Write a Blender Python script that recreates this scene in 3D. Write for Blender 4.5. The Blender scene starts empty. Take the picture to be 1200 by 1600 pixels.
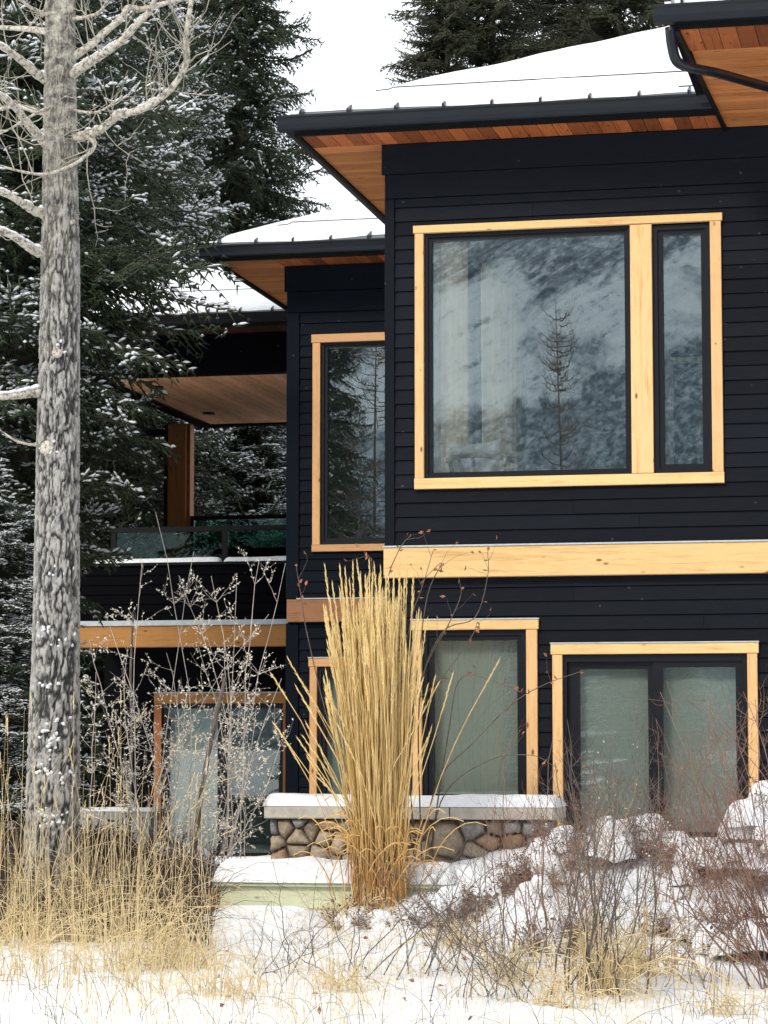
import bpy, math, random
import numpy as np
from mathutils import Vector

sc = bpy.context.scene
col = sc.collection
rng = np.random.default_rng(7)
random.seed(7)

# ------------------------------------------------------------------ camera, sky, sun, exposure
FPX = 4000.0                                   # focal length in pixels of the 1200x1600 photograph
PHI = math.atan(870 / FPX); THETA = math.atan(360 / FPX)
CAM = np.array([0.0, 0.0, 1.6])
_F0 = np.array([-math.sin(PHI), math.cos(PHI), 0.0])
_R = np.array([math.cos(PHI), math.sin(PHI), 0.0])
_F = _F0 * math.cos(THETA) + np.array([0, 0, math.sin(THETA)])
_U = -_F0 * math.sin(THETA) + np.array([0, 0, math.cos(THETA)])


def ray(x, y):
    return _F + (x - 600) / FPX * _R + (800 - y) / FPX * _U


def at(x, y, Y):                                # a photo pixel meets the upright plane at depth Y
    v = ray(x, y)
    return CAM + v * (Y / v[1])


def atz(x, y, Z):                               # a photo pixel meets the level plane at height Z
    v = ray(x, y)
    return CAM + v * ((Z - CAM[2]) / v[2])


cam_data = bpy.data.cameras.new('camera')
cam = bpy.data.objects.new('camera', cam_data)
col.objects.link(cam)
cam.location = CAM
cam.rotation_euler = (math.pi / 2 + THETA, 0, PHI)
cam_data.sensor_fit = 'VERTICAL'
cam_data.sensor_height = 24.0
cam_data.lens = FPX / 1600 * 24.0
cam_data.clip_end = 6000
cam_data.clip_start = 0.1
sc.camera = cam

SUN_EL, SUN_AZ = math.radians(38), math.radians(205)    # azimuth measured clockwise from +Y: behind and left of the camera
world = bpy.data.worlds.new('World'); sc.world = world; world.use_nodes = True
wn = world.node_tree; wn.nodes.clear()
w_out = wn.nodes.new('ShaderNodeOutputWorld'); w_bg = wn.nodes.new('ShaderNodeBackground')
w_sky = wn.nodes.new('ShaderNodeTexSky'); w_sky.sky_type = 'NISHITA'; w_sky.sun_disc = False
w_sky.sun_elevation = SUN_EL; w_sky.sun_rotation = SUN_AZ
w_sky.air_density = 1.0; w_sky.dust_density = 3.0
w_mix = wn.nodes.new('ShaderNodeMix'); w_mix.data_type = 'RGBA'
w_mix.inputs['Factor'].default_value = 0.88
w_mix.inputs[7].default_value = (11.5, 11.9, 12.4, 1)   # the white overcast layer under the blue
wn.links.new(w_sky.outputs[0], w_mix.inputs[6])
wn.links.new(w_mix.outputs[2], w_bg.inputs['Color'])
w_bg.inputs['Strength'].default_value = 0.1
wn.links.new(w_bg.outputs[0], w_out.inputs['Surface'])

sun_d = bpy.data.lights.new('sun', 'SUN'); sun_d.energy = 1.5; sun_d.angle = math.radians(12)
sun_d.color = (1.0, 0.93, 0.82)
sun = bpy.data.objects.new('sun', sun_d); col.objects.link(sun)
_sd = Vector((math.sin(SUN_AZ) * math.cos(SUN_EL), math.cos(SUN_AZ) * math.cos(SUN_EL), math.sin(SUN_EL)))
sun.rotation_euler = _sd.to_track_quat('Z', 'Y').to_euler()
sun.location = _sd * 60

sc.view_settings.view_transform = 'Standard'
sc.view_settings.look = 'None'
sc.view_settings.exposure = 0.42
sc.view_settings.gamma = 1.0
sc.view_settings.use_curve_mapping = False
sc.render.engine = 'CYCLES'
sc.cycles.max_bounces = 8
sc.cycles.transparent_max_bounces = 12

# ------------------------------------------------------------------ materials
def srgb(r, g, b):
    return tuple(((c / 255) / 12.92 if c / 255 <= 0.04045 else ((c / 255 + 0.055) / 1.055) ** 2.4) for c in (r, g, b)) + (1,)


class NT:
    def __init__(s, name, rough=0.6, spec=0.4):
        s.m = bpy.data.materials.new(name); s.m.use_nodes = True
        s.t = s.m.node_tree; s.b = s.t.nodes['Principled BSDF']
        s.b.inputs['Roughness'].default_value = rough
        s.b.inputs['Specular IOR Level'].default_value = spec
        s.out = s.t.nodes['Material Output']

    def n(s, kind, **kw):
        nd = s.t.nodes.new(kind)
        for k, v in kw.items():
            if k in nd.inputs: nd.inputs[k].default_value = v
            else: setattr(nd, k, v)
        return nd

    def l(s, a, b): s.t.links.new(a, b)

    def pos(s, scale=(1, 1, 1)):
        g = s.n('ShaderNodeNewGeometry'); m = s.n('ShaderNodeMapping')
        m.inputs['Scale'].default_value = scale
        s.l(g.outputs['Position'], m.inputs['Vector'])
        return m.outputs[0]

    def noise(s, vec, scale, detail=4, rough=0.6, dist=0.0):
        nd = s.n('ShaderNodeTexNoise', Scale=scale, Detail=detail, Roughness=rough, Distortion=dist)
        s.l(vec, nd.inputs['Vector']); return nd.outputs['Fac']

    def ramp(s, fac, stops):
        r = s.n('ShaderNodeValToRGB'); e = r.color_ramp.elements
        while len(e) < len(stops): e.new(0.5)
        for i, (p, c) in enumerate(stops):
            e[i].position = p; e[i].color = c if len(c) == 4 else tuple(c) + (1,)
        s.l(fac, r.inputs['Fac']); return r.outputs['Color']

    def mix(s, fac, a, b, mode='MIX'):
        m = s.n('ShaderNodeMix', data_type='RGBA', blend_type=mode)
        for v, i in ((fac, 0), (a, 6), (b, 7)):
            if hasattr(v, 'links') or hasattr(v, 'is_linked'): s.l(v, m.inputs[i])
            else: m.inputs[i].default_value = v
        return m.outputs[2]

    def rnd(s):
        return s.n('ShaderNodeObjectInfo').outputs['Random']

    def math(s, op, a, b=0.0):
        m = s.n('ShaderNodeMath', operation=op)
        for v, i in ((a, 0), (b, 1)):
            if hasattr(v, 'is_linked'): s.l(v, m.inputs[i])
            else: m.inputs[i].default_value = v
        return m.outputs[0]

    def col(s, c):
        if hasattr(c, 'is_linked'): s.l(c, s.b.inputs['Base Color'])
        else: s.b.inputs['Base Color'].default_value = c

    def bump(s, h, strength=0.3, dist=0.01):
        b = s.n('ShaderNodeBump', Strength=strength, Distance=dist)
        s.l(h, b.inputs['Height']); s.l(b.outputs[0], s.b.inputs['Normal'])


def wood(name, axis, light, dark, knot, rough=0.6, streak=26.0, vary=0.25):
    """sawn softwood: grain stretched along the axis, knots, board-to-board shade"""
    t = NT(name, rough, 0.3)
    sc_ = [1, 1, 1]; sc_['xyz'.index(axis)] = 0.05
    r = t.rnd()
    off = t.n('ShaderNodeCombineXYZ')
    m7 = t.math('MULTIPLY', r, 37.0)
    for i in range(3): t.l(m7, off.inputs[i])
    p = t.pos(tuple(sc_)); add = t.n('ShaderNodeVectorMath', operation='ADD')
    t.l(p, add.inputs[0]); t.l(off.outputs[0], add.inputs[1])
    g1 = t.noise(add.outputs[0], streak, 5, 0.65, 0.6)
    g2 = t.noise(add.outputs[0], streak * 5, 3, 0.6)
    c = t.ramp(t.math('ADD', t.math('MULTIPLY', g1, 0.75), t.math('MULTIPLY', g2, 0.25)),
               [(0.34, dark), (0.47, light), (0.56, light), (0.66, dark)])
    ks = [1, 1, 1]; ks['xyz'.index(axis)] = 0.45
    kp = t.pos(tuple(ks)); add2 = t.n('ShaderNodeVectorMath', operation='ADD')
    t.l(kp, add2.inputs[0]); t.l(off.outputs[0], add2.inputs[1])
    v = t.n('ShaderNodeTexVoronoi', Scale=9.0); t.l(add2.outputs[0], v.inputs['Vector'])
    kf = t.ramp(v.outputs['Distance'], [(0.05, (1, 1, 1)), (0.13, (0, 0, 0))])
    c = t.mix(kf, c, knot)
    val = t.n('ShaderNodeHueSaturation'); t.l(c, val.inputs['Color'])
    t.l(t.math('ADD', t.math('MULTIPLY', r, vary * 2), 1 - vary), val.inputs['Value'])
    st_ = t.noise(t.pos((1.5, 1.5, 1.5)), 2.2, 5, 0.7)
    cc = t.mix(t.ramp(st_, [(0.5, (0, 0, 0)), (0.75, (0.45, 0.45, 0.45))]), val.outputs[0], dark)
    nl = t.n('ShaderNodeTexVoronoi', Scale=3.2); t.l(t.pos((1, 1, 1)), nl.inputs['Vector'])
    cc = t.mix(t.ramp(nl.outputs['Distance'], [(0.018, (0.8, 0.8, 0.8)), (0.03, (0, 0, 0))]), cc, knot)
    t.col(cc); t.bump(g2, 0.3, 0.004)
    return t.m


M = {}
YL, YD, YK = (0.82, 0.55, 0.245, 1), (0.62, 0.36, 0.13, 1), (0.2, 0.08, 0.025, 1)
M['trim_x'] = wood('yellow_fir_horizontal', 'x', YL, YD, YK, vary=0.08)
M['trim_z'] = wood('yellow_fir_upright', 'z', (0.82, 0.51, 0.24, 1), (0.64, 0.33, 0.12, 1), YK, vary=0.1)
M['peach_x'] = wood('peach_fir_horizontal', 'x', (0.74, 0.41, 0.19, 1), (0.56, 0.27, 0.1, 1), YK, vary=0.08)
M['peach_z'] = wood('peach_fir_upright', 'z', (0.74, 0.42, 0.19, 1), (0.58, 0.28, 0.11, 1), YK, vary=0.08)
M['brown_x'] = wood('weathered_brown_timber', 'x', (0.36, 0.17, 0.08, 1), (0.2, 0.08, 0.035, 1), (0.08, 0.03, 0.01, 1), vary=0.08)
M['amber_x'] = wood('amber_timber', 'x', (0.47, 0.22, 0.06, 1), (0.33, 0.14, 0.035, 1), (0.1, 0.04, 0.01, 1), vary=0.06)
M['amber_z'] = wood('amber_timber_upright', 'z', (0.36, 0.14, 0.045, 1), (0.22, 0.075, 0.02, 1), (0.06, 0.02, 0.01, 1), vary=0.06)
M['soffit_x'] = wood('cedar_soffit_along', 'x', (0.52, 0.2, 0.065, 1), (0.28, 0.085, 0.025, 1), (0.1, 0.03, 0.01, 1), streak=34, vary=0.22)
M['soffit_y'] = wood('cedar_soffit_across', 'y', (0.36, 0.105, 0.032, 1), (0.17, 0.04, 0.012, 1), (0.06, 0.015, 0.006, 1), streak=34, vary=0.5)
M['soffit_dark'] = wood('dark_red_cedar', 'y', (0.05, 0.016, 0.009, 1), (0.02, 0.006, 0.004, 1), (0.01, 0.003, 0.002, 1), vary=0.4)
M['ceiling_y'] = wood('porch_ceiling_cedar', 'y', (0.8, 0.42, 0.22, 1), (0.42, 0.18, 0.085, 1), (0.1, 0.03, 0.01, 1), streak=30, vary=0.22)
M['green_x'] = wood('treated_green_timber', 'x', (0.58, 0.6, 0.42, 1), (0.46, 0.5, 0.34, 1), (0.2, 0.16, 0.08, 1), vary=0.12)
M['grey_x'] = wood('weathered_grey_timber', 'x', (0.34, 0.3, 0.22, 1), (0.18, 0.15, 0.11, 1), (0.08, 0.06, 0.04, 1), vary=0.15)


def siding(name, base, lite):
    t = NT(name, 0.6, 0.03 if 'near_black' in name else 0.06)
    r = t.rnd()
    g = t.noise(t.pos((0.6, 6, 9)), 14, 5, 0.7)
    sp = t.noise(t.pos((1, 1, 1)), 5.0, 6, 0.75)
    c = t.mix(t.ramp(g, [(0.35, (0, 0, 0)), (0.75, (1, 1, 1))]), base, lite)
    c = t.mix(t.ramp(sp, [(0.62, (0, 0, 0)), (0.82, (0.45, 0.45, 0.45))]), c, tuple(min(1, x * 2.4) for x in lite[:3]) + (1,))
    fl = t.n('ShaderNodeTexVoronoi', Scale=5.0); t.l(t.pos((1, 1, 1)), fl.inputs['Vector'])
    c = t.mix(t.ramp(fl.outputs['Distance'], [(0.02, (0.35, 0.35, 0.35)), (0.07, (0, 0, 0))]), c, (0.15, 0.15, 0.17, 1))
    hs = t.n('ShaderNodeHueSaturation'); t.l(c, hs.inputs['Color'])
    t.l(t.math('ADD', t.math('MULTIPLY', r, 0.4), 0.8), hs.inputs['Value'])
    t.col(hs.outputs[0]); t.bump(g, 0.35, 0.003)
    return t.m


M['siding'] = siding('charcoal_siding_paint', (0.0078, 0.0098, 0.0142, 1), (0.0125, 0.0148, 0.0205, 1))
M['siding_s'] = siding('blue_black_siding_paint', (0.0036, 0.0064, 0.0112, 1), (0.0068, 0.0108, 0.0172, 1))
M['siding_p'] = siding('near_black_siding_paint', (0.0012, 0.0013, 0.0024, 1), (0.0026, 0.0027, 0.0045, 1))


def plain(name, c, rough=0.5, spec=0.4, metal=0.0, nz=0.0, scale=8.0, bump=0.0):
    t = NT(name, rough, spec); t.b.inputs['Metallic'].default_value = metal
    if nz:
        f = t.noise(t.pos(), scale, 5, 0.65)
        d = tuple(max(0, x * (1 - nz)) for x in c[:3]) + (1,); u = tuple(min(1, x * (1 + nz)) for x in c[:3]) + (1,)
        t.col(t.ramp(f, [(0.3, d), (0.7, u)]))
        if bump: t.bump(f, bump, 0.02)
    else: t.col(c)
    return t.m


M['metal'] = plain('black_coated_metal', (0.006, 0.009, 0.014, 1), 0.36, 0.35, 0, 0.3, 5)
M['metal_dull'] = plain('matt_black_metal', (0.003, 0.003, 0.004, 1), 0.6, 0.2, 0, 0.3, 7)
M['frame'] = plain('black_window_frame', (0.004, 0.005, 0.009, 1), 0.4, 0.3, 0, 0.2, 9)
M['black'] = plain('dark_backing', (0.003, 0.003, 0.004, 1), 0.9, 0.1)
M['flash'] = plain('pale_drip_flashing', (0.5, 0.53, 0.55, 1), 0.4, 0.5, 0.0, 0.15, 20)
M['room'] = plain('interior_paint', (0.27, 0.31, 0.34, 1), 0.9, 0.1, 0, 0.05, 2)
M['roomfloor'] = plain('interior_floor', (0.16, 0.12, 0.08, 1), 0.5, 0.3, 0, 0.2, 6)
M['curtain'] = plain('cream_linen', (0.78, 0.72, 0.58, 1), 0.9, 0.1, 0, 0.08, 40)
_t = NT('cream_linen_sheer', 0.9, 0.1); _t.col((0.93, 0.87, 0.74, 1)); _tl = _t.n('ShaderNodeBsdfTranslucent'); _tl.inputs[0].default_value = (0.93, 0.87, 0.74, 1)
_mx = _t.n('ShaderNodeMixShader'); _mx.inputs[0].default_value = 0.6; _t.l(_t.b.outputs[0], _mx.inputs[1]); _t.l(_tl.outputs[0], _mx.inputs[2]); _t.l(_mx.outputs[0], _t.out.inputs['Surface']); M['curtain'] = _t.m
M['pillow'] = plain('white_cotton', (0.93, 0.94, 0.91, 1), 0.9, 0.1, 0, 0.04, 20, 0.2)
M['chairwood'] = plain('pale_beech', (0.42, 0.3, 0.2, 1), 0.45, 0.4, 0, 0.15, 30)
M['shade'] = plain('grey_green_roller_fabric', (0.31, 0.34, 0.31, 1), 0.9, 0.1, 0, 0.1, 90)
M['shade_dark'] = plain('dark_green_roller_fabric', (0.02, 0.04, 0.035, 1), 0.9, 0.1, 0, 0.1, 60)
M['mortar'] = plain('mortar', (0.2, 0.18, 0.16, 1), 0.95, 0.1, 0, 0.25, 30, 0.5)
M['capstone'] = plain('limestone_cap', (0.5, 0.46, 0.4, 1), 0.85, 0.2, 0, 0.2, 14, 0.4)
M['concrete'] = plain('grey_concrete', (0.3, 0.3, 0.28, 1), 0.9, 0.2, 0, 0.2, 12, 0.3)


def glass(name, refl, tint, wav=0.0):
    t = NT(name)
    tr = t.n('ShaderNodeBsdfTransparent'); tr.inputs[0].default_value = tint
    gl = t.n('ShaderNodeBsdfGlossy'); gl.inputs['Roughness'].default_value = 0.0
    gl.inputs['Color'].default_value = (0.93, 1.0, 1.0, 1)
    if wav:
        b = t.n('ShaderNodeBump', Strength=wav, Distance=0.002)
        t.l(t.noise(t.pos((1, 1, 0.6)), 2.2, 1.5, 0.5), b.inputs['Height'])
        t.l(b.outputs[0], gl.inputs['Normal'])
    lw = t.n('ShaderNodeFresnel', IOR=1.5)
    fac = t.math('ADD', t.math('MULTIPLY', lw.outputs[0], 0.5), refl)
    mx = t.n('ShaderNodeMixShader'); t.l(fac, mx.inputs[0]); t.l(tr.outputs[0], mx.inputs[1]); t.l(gl.outputs[0], mx.inputs[2])
    t.l(mx.outputs[0], t.out.inputs['Surface'])
    return t.m


M['glass'] = glass('double_glazing', 0.15, (0.97, 0.99, 0.985, 1))
M['glass_low'] = glass('lower_double_glazing', 0.05, (0.96, 0.985, 0.975, 1))
M['glass_rail'] = glass('green_railing_glass', 0.01, (0.5, 0.72, 0.65, 1))


def snow_mat(name):
    t = NT(name, 0.6, 0.25)
    f = t.noise(t.pos(), 9, 6, 0.65); g = t.noise(t.pos(), 60, 4, 0.6)
    t.col(t.ramp(f, [(0.28, (0.76, 0.79, 0.83, 1)), (0.6, (0.89, 0.9, 0.91, 1))]))
    t.bump(t.math('ADD', f, t.math('MULTIPLY', g, 0.3)), 0.6, 0.05)
    return t.m


M['snow'] = snow_mat('fresh_snow')
M['rock_stain'] = None


def stone(i, a, b):
    t = NT('field_stone_%s' % i, 0.85, 0.25)
    f = t.noise(t.pos(), 16, 6, 0.7, 0.8); r = t.rnd()
    c = t.ramp(f, [(0.3, a), (0.68, b)])
    hs = t.n('ShaderNodeHueSaturation'); t.l(c, hs.inputs['Color']); t.l(t.math('ADD', t.math('MULTIPLY', r, 0.7), 0.65), hs.inputs['Value'])
    t.col(hs.outputs[0]); t.bump(t.noise(t.pos(), 40, 5, 0.7), 0.6, 0.02); return t.m


STONES = [stone('tan', (0.22, 0.17, 0.12, 1), (0.5, 0.41, 0.31, 1)), stone('grey', (0.13, 0.13, 0.13, 1), (0.36, 0.35, 0.34, 1)),
          stone('rust', (0.22, 0.13, 0.08, 1), (0.44, 0.3, 0.2, 1))]


def needle_mat(name, a, b, c3):
    t = NT(name, 0.6, 0.25)
    f = t.noise(t.pos(), 1.6, 4, 0.7); g = t.noise(t.pos(), 22, 2, 0.6)
    c = t.ramp(f, [(0.3, a), (0.55, b), (0.75, c3)])
    t.col(t.mix(t.math('MULTIPLY', g, 0.5), c, tuple(x * 2.0 for x in c3[:3]) + (1,)))
    return t.m


M['needles'] = needle_mat('spruce_needles', (0.016, 0.028, 0.018, 1), (0.032, 0.05, 0.03, 1), (0.055, 0.068, 0.03, 1))
M['needles_far'] = needle_mat('far_spruce_needles', (0.022, 0.03, 0.022, 1), (0.04, 0.052, 0.034, 1), (0.07, 0.066, 0.034, 1))
M['spruce_bark'] = plain('spruce_bark', (0.075, 0.062, 0.05, 1), 0.9, 0.15, 0, 0.5, 14, 0.8)


def bark_mat():
    t = NT('cottonwood_bark', 0.85, 0.2)
    p = t.pos((1, 1, 0.4)); f = t.noise(p, 60, 5, 0.7, 1.0)
    att = t.n('ShaderNodeAttribute', attribute_name='furrow')
    dirt = t.noise(t.pos((1, 1, 0.5)), 5, 5, 0.7)
    geo = t.n('ShaderNodeNewGeometry'); sep = t.n('ShaderNodeSeparateXYZ'); t.l(geo.outputs['Position'], sep.inputs[0])
    h = t.n('ShaderNodeMapRange'); t.l(sep.outputs[2], h.inputs[0])
    for i, v in zip((1, 2, 3, 4), (4.6, 6.6, 0, 1)): h.inputs[i].default_value = v
    ridge = t.ramp(t.math('ADD', t.math('MULTIPLY', att.outputs['Fac'], 0.72), t.math('MULTIPLY', f, 0.28)),
                   [(0.24, (0.03, 0.029, 0.03, 1)), (0.42, (0.09, 0.086, 0.082, 1)), (0.6, (0.23, 0.22, 0.205, 1)), (0.85, (0.47, 0.45, 0.42, 1))])
    pale = t.ramp(t.noise(t.pos((1, 1, 1.6)), 7, 6, 0.72, 0.5), [(0.38, (0.07, 0.065, 0.06, 1)), (0.5, (0.34, 0.31, 0.26, 1)), (0.62, (0.66, 0.62, 0.52, 1))])
    c = t.mix(t.math('MULTIPLY', h.outputs[0], 0.8), ridge, pale)
    c = t.mix(t.ramp(dirt, [(0.6, (0, 0, 0)), (0.8, (0.5, 0.5, 0.5))]), c, (0.09, 0.08, 0.07, 1))
    t.col(c); t.bump(f, 0.9, 0.02); return t.m


M['bark'] = bark_mat()


def branch_bark():
    t = NT('pale_branch_bark', 0.75, 0.25)
    f = t.noise(t.pos(), 30, 5, 0.7); g = t.noise(t.pos(), 9, 3, 0.6)
    c = t.ramp(f, [(0.4, (0.16, 0.14, 0.12, 1)), (0.5, (0.5, 0.46, 0.38, 1)), (0.7, (0.68, 0.63, 0.53, 1))])
    c = t.mix(t.ramp(g, [(0.6, (0, 0, 0)), (0.75, (0.5, 0.5, 0.5))]), c, (0.45, 0.3, 0.13, 1))
    t.col(c); t.bump(f, 0.4, 0.01); return t.m


M['branch'] = branch_bark()
M['twig_pale'] = plain('pale_twig', (0.4, 0.37, 0.3, 1), 0.8, 0.2, 0, 0.35, 12)


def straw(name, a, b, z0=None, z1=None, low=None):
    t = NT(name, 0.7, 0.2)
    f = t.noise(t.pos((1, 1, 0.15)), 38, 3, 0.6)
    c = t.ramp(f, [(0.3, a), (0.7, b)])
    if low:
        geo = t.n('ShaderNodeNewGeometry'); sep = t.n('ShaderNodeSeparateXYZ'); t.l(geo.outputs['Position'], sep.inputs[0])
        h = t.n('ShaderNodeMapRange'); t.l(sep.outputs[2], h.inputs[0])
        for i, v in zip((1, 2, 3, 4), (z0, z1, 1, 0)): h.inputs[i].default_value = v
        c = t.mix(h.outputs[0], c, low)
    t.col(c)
    tl = t.n('ShaderNodeBsdfTranslucent'); t.l(c, tl.inputs[0])
    mx = t.n('ShaderNodeMixShader'); mx.inputs[0].default_value = 0.18
    t.l(t.b.outputs[0], mx.inputs[1]); t.l(tl.outputs[0], mx.inputs[2]); t.l(mx.outputs[0], t.out.inputs['Surface'])
    return t.m


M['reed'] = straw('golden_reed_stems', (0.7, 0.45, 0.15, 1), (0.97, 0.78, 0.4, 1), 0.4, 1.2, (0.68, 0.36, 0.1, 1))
M['plume'] = straw('golden_plumes', (0.9, 0.64, 0.25, 1), (0.98, 0.82, 0.43, 1))
M['dry'] = straw('dry_grass', (0.66, 0.48, 0.22, 1), (0.97, 0.84, 0.54, 1))
M['drybrown'] = plain('brown_dead_grass', (0.2, 0.13, 0.08, 1), 0.9, 0.1, 0, 0.5, 30)
M['undergrowth'] = plain('dark_undergrowth_twigs', (0.085, 0.06, 0.05, 1), 0.9, 0.1, 0, 0.6, 20)
M['redtwig'] = plain('red_brown_twigs', (0.21, 0.12, 0.09, 1), 0.6, 0.3, 0, 0.45, 9)
M['greytwig'] = plain('grey_brown_twigs', (0.13, 0.105, 0.09, 1), 0.7, 0.3, 0, 0.4, 9)
M['tantwig'] = plain('tan_twigs', (0.36, 0.25, 0.17, 1), 0.7, 0.3, 0, 0.4, 9)
M['paletwig'] = plain('pale_grey_twigs', (0.5, 0.45, 0.41, 1), 0.7, 0.3, 0, 0.4, 9)
M['tanleaf'] = plain('pale_tan_dry_leaves', (0.84, 0.75, 0.62, 1), 0.8, 0.2, 0, 0.25, 25)
M['rustleaf'] = plain('rust_dry_leaves', (0.34, 0.13, 0.07, 1), 0.8, 0.2, 0, 0.4, 25)

# ------------------------------------------------------------------ object helpers
WL = {}                                         # world location of each parent, by object


def empty(name, loc, label, cat, group=None):
    o = bpy.data.objects.new(name, None); col.objects.link(o); o.location = loc
    o.empty_display_size = 0.2
    WL[o] = np.array(loc, float)
    tag(o, label, cat, group); return o


def tag(o, label=None, cat=None, group=None, kind=None):
    if label: o['label'] = label
    if cat: o['category'] = cat
    if group: o['group'] = group
    if kind: o['kind'] = kind
    return o


def mesh_obj(name, v, faces, mat, parent=None, smooth=False, kind=None, label=None, origin=None):
    """v in world coordinates; faces = list of index tuples, or a (N,k) array, or a list of such arrays"""
    v = np.asarray(v, float)
    if origin is None:
        lo, hi = v.min(0), v.max(0); c = (lo + hi) / 2; c[2] = lo[2]
    else: c = np.asarray(origin, float)
    me = bpy.data.meshes.new(name)
    arrs = faces if (isinstance(faces, list) and len(faces) and isinstance(faces[0], np.ndarray) and faces[0].ndim == 2) else \
        ([faces] if isinstance(faces, np.ndarray) else None)
    if arrs is None: me.from_pydata((v - c).tolist(), [], [tuple(int(i) for i in f) for f in faces])
    else:
        me.vertices.add(len(v)); me.vertices.foreach_set('co', (v - c).astype(np.float32).ravel())
        loops = np.concatenate([a.ravel() for a in arrs]).astype(np.int32)
        tot = np.concatenate([np.full(len(a), a.shape[1]) for a in arrs]).astype(np.int32)
        st = np.concatenate([[0], np.cumsum(tot)[:-1]]).astype(np.int32)
        me.loops.add(len(loops)); me.loops.foreach_set('vertex_index', loops)
        me.polygons.add(len(tot)); me.polygons.foreach_set('loop_start', st); me.polygons.foreach_set('loop_total', tot)
        me.update(calc_edges=True)
    if smooth: me.polygons.foreach_set('use_smooth', np.ones(len(me.polygons), bool))
    me.materials.append(mat)
    o = bpy.data.objects.new(name, me); col.objects.link(o)
    if parent is not None:
        o.parent = parent; o.location = c - WL[parent]
    else: o.location = c
    WL[o] = c
    if kind: o['kind'] = kind
    if label: o['label'] = label
    return o


class MB:
    def __init__(s): s.v = []; s.f = []

    def box(s, x0, x1, y0, y1, z0, z1):
        n = len(s.v)
        s.v += [(x0, y0, z0), (x1, y0, z0), (x1, y1, z0), (x0, y1, z0), (x0, y0, z1), (x1, y0, z1), (x1, y1, z1), (x0, y1, z1)]
        s.f += [tuple(n + i for i in q) for q in ((0, 3, 2, 1), (4, 5, 6, 7), (0, 1, 5, 4), (1, 2, 6, 5), (2, 3, 7, 6), (3, 0, 4, 7))]
        return s

    def hexa(s, p):                              # eight corners: bottom four, top four
        n = len(s.v); s.v += [tuple(q) for q in p]
        s.f += [tuple(n + i for i in q) for q in ((0, 3, 2, 1), (4, 5, 6, 7), (0, 1, 5, 4), (1, 2, 6, 5), (2, 3, 7, 6), (3, 0, 4, 7))]
        return s

    def ring(s, o, i, y0, y1):                   # rectangular ring in the XZ plane; o, i = (x0,x1,z0,z1)
        s.box(o[0], i[0], y0, y1, o[2], o[3]); s.box(i[1], o[1], y0, y1, o[2], o[3])
        s.box(i[0], i[1], y0, y1, i[3], o[3]); s.box(i[0], i[1], y0, y1, o[2], i[2]); return s

    def prism(s, prof, a, b, fn):                # profile list swept from a to b; fn(t, p) -> xyz
        n = len(s.v); k = len(prof)
        for t in (a, b):
            for p in prof: s.v.append(tuple(fn(t, p)))
        for j in range(k): s.f.append((n + j, n + (j + 1) % k, n + k + (j + 1) % k, n + k + j))
        s.f.append(tuple(n + j for j in range(k))[::-1]); s.f.append(tuple(n + k + j for j in range(k))); return s

    def add(s, v, f):
        n = len(s.v); s.v += [tuple(p) for p in v]; s.f += [tuple(n + i for i in q) for q in f]; return s

    def build(s, name, mat, parent=None, **k): return mesh_obj(name, s.v, s.f, mat, parent, **k)


def bx(name, x0, x1, y0, y1, z0, z1, mat, parent=None, bev=0.0, **k):
    if not bev: return MB().box(x0, x1, y0, y1, z0, z1).build(name, mat, parent, **k)
    m = MB(); b = bev                             # chamfered front edges (facing -Y)
    m.add([(x0, y1, z0), (x1, y1, z0), (x1, y1, z1), (x0, y1, z1), (x0, y0 + b, z0), (x1, y0 + b, z0), (x1, y0 + b, z1), (x0, y0 + b, z1),
           (x0 + b, y0, z0 + b), (x1 - b, y0, z0 + b), (x1 - b, y0, z1 - b), (x0 + b, y0, z1 - b)],
          [(0, 1, 2, 3), (4, 5, 1, 0), (5, 6, 2, 1), (6, 7, 3, 2), (7, 4, 0, 3), (8, 9, 5, 4), (9, 10, 6, 5), (10, 11, 7, 6), (11, 8, 4, 7), (11, 10, 9, 8)])
    return m.build(name, mat, parent, **k)


def segs(P0, P1, R0, R1, k=3):
    """many small tapered tubes at once; R1 = 0 gives spikes"""
    P0, P1 = np.asarray(P0, float), np.asarray(P1, float)
    N = len(P0); R0 = np.broadcast_to(np.asarray(R0, float), (N,)); R1 = np.broadcast_to(np.asarray(R1, float), (N,))
    d = P1 - P0; d /= np.linalg.norm(d, axis=1, keepdims=True) + 1e-9
    ref = np.where(np.abs(d[:, 2:3]) > 0.9, np.array([[1.0, 0, 0]]), np.array([[0, 0, 1.0]]))
    a = np.cross(d, ref); a /= np.linalg.norm(a, axis=1, keepdims=True) + 1e-9
    b = np.cross(d, a)
    ang = np.arange(k) * 2 * math.pi / k + 0.5
    circ = a[:, None] * np.cos(ang)[None, :, None] + b[:, None] * np.sin(ang)[None, :, None]
    spike = bool(np.all(R1 == 0))
    V0 = P0[:, None] + circ * R0[:, None, None]
    if spike:
        V = np.concatenate([V0, P1[:, None]], 1)
        base = (np.arange(N) * (k + 1))[:, None, None]
        f = np.array([[j, (j + 1) % k, k] for j in range(k)])[None]
        return V.reshape(-1, 3), (base + f).reshape(-1, 3)
    V = np.concatenate([V0, P1[:, None] + circ * R1[:, None, None]], 1)
    base = (np.arange(N) * 2 * k)[:, None, None]
    f = np.array([[j, (j + 1) % k, k + (j + 1) % k, k + j] for j in range(k)])[None]
    return V.reshape(-1, 3), (base + f).reshape(-1, 4)


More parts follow.
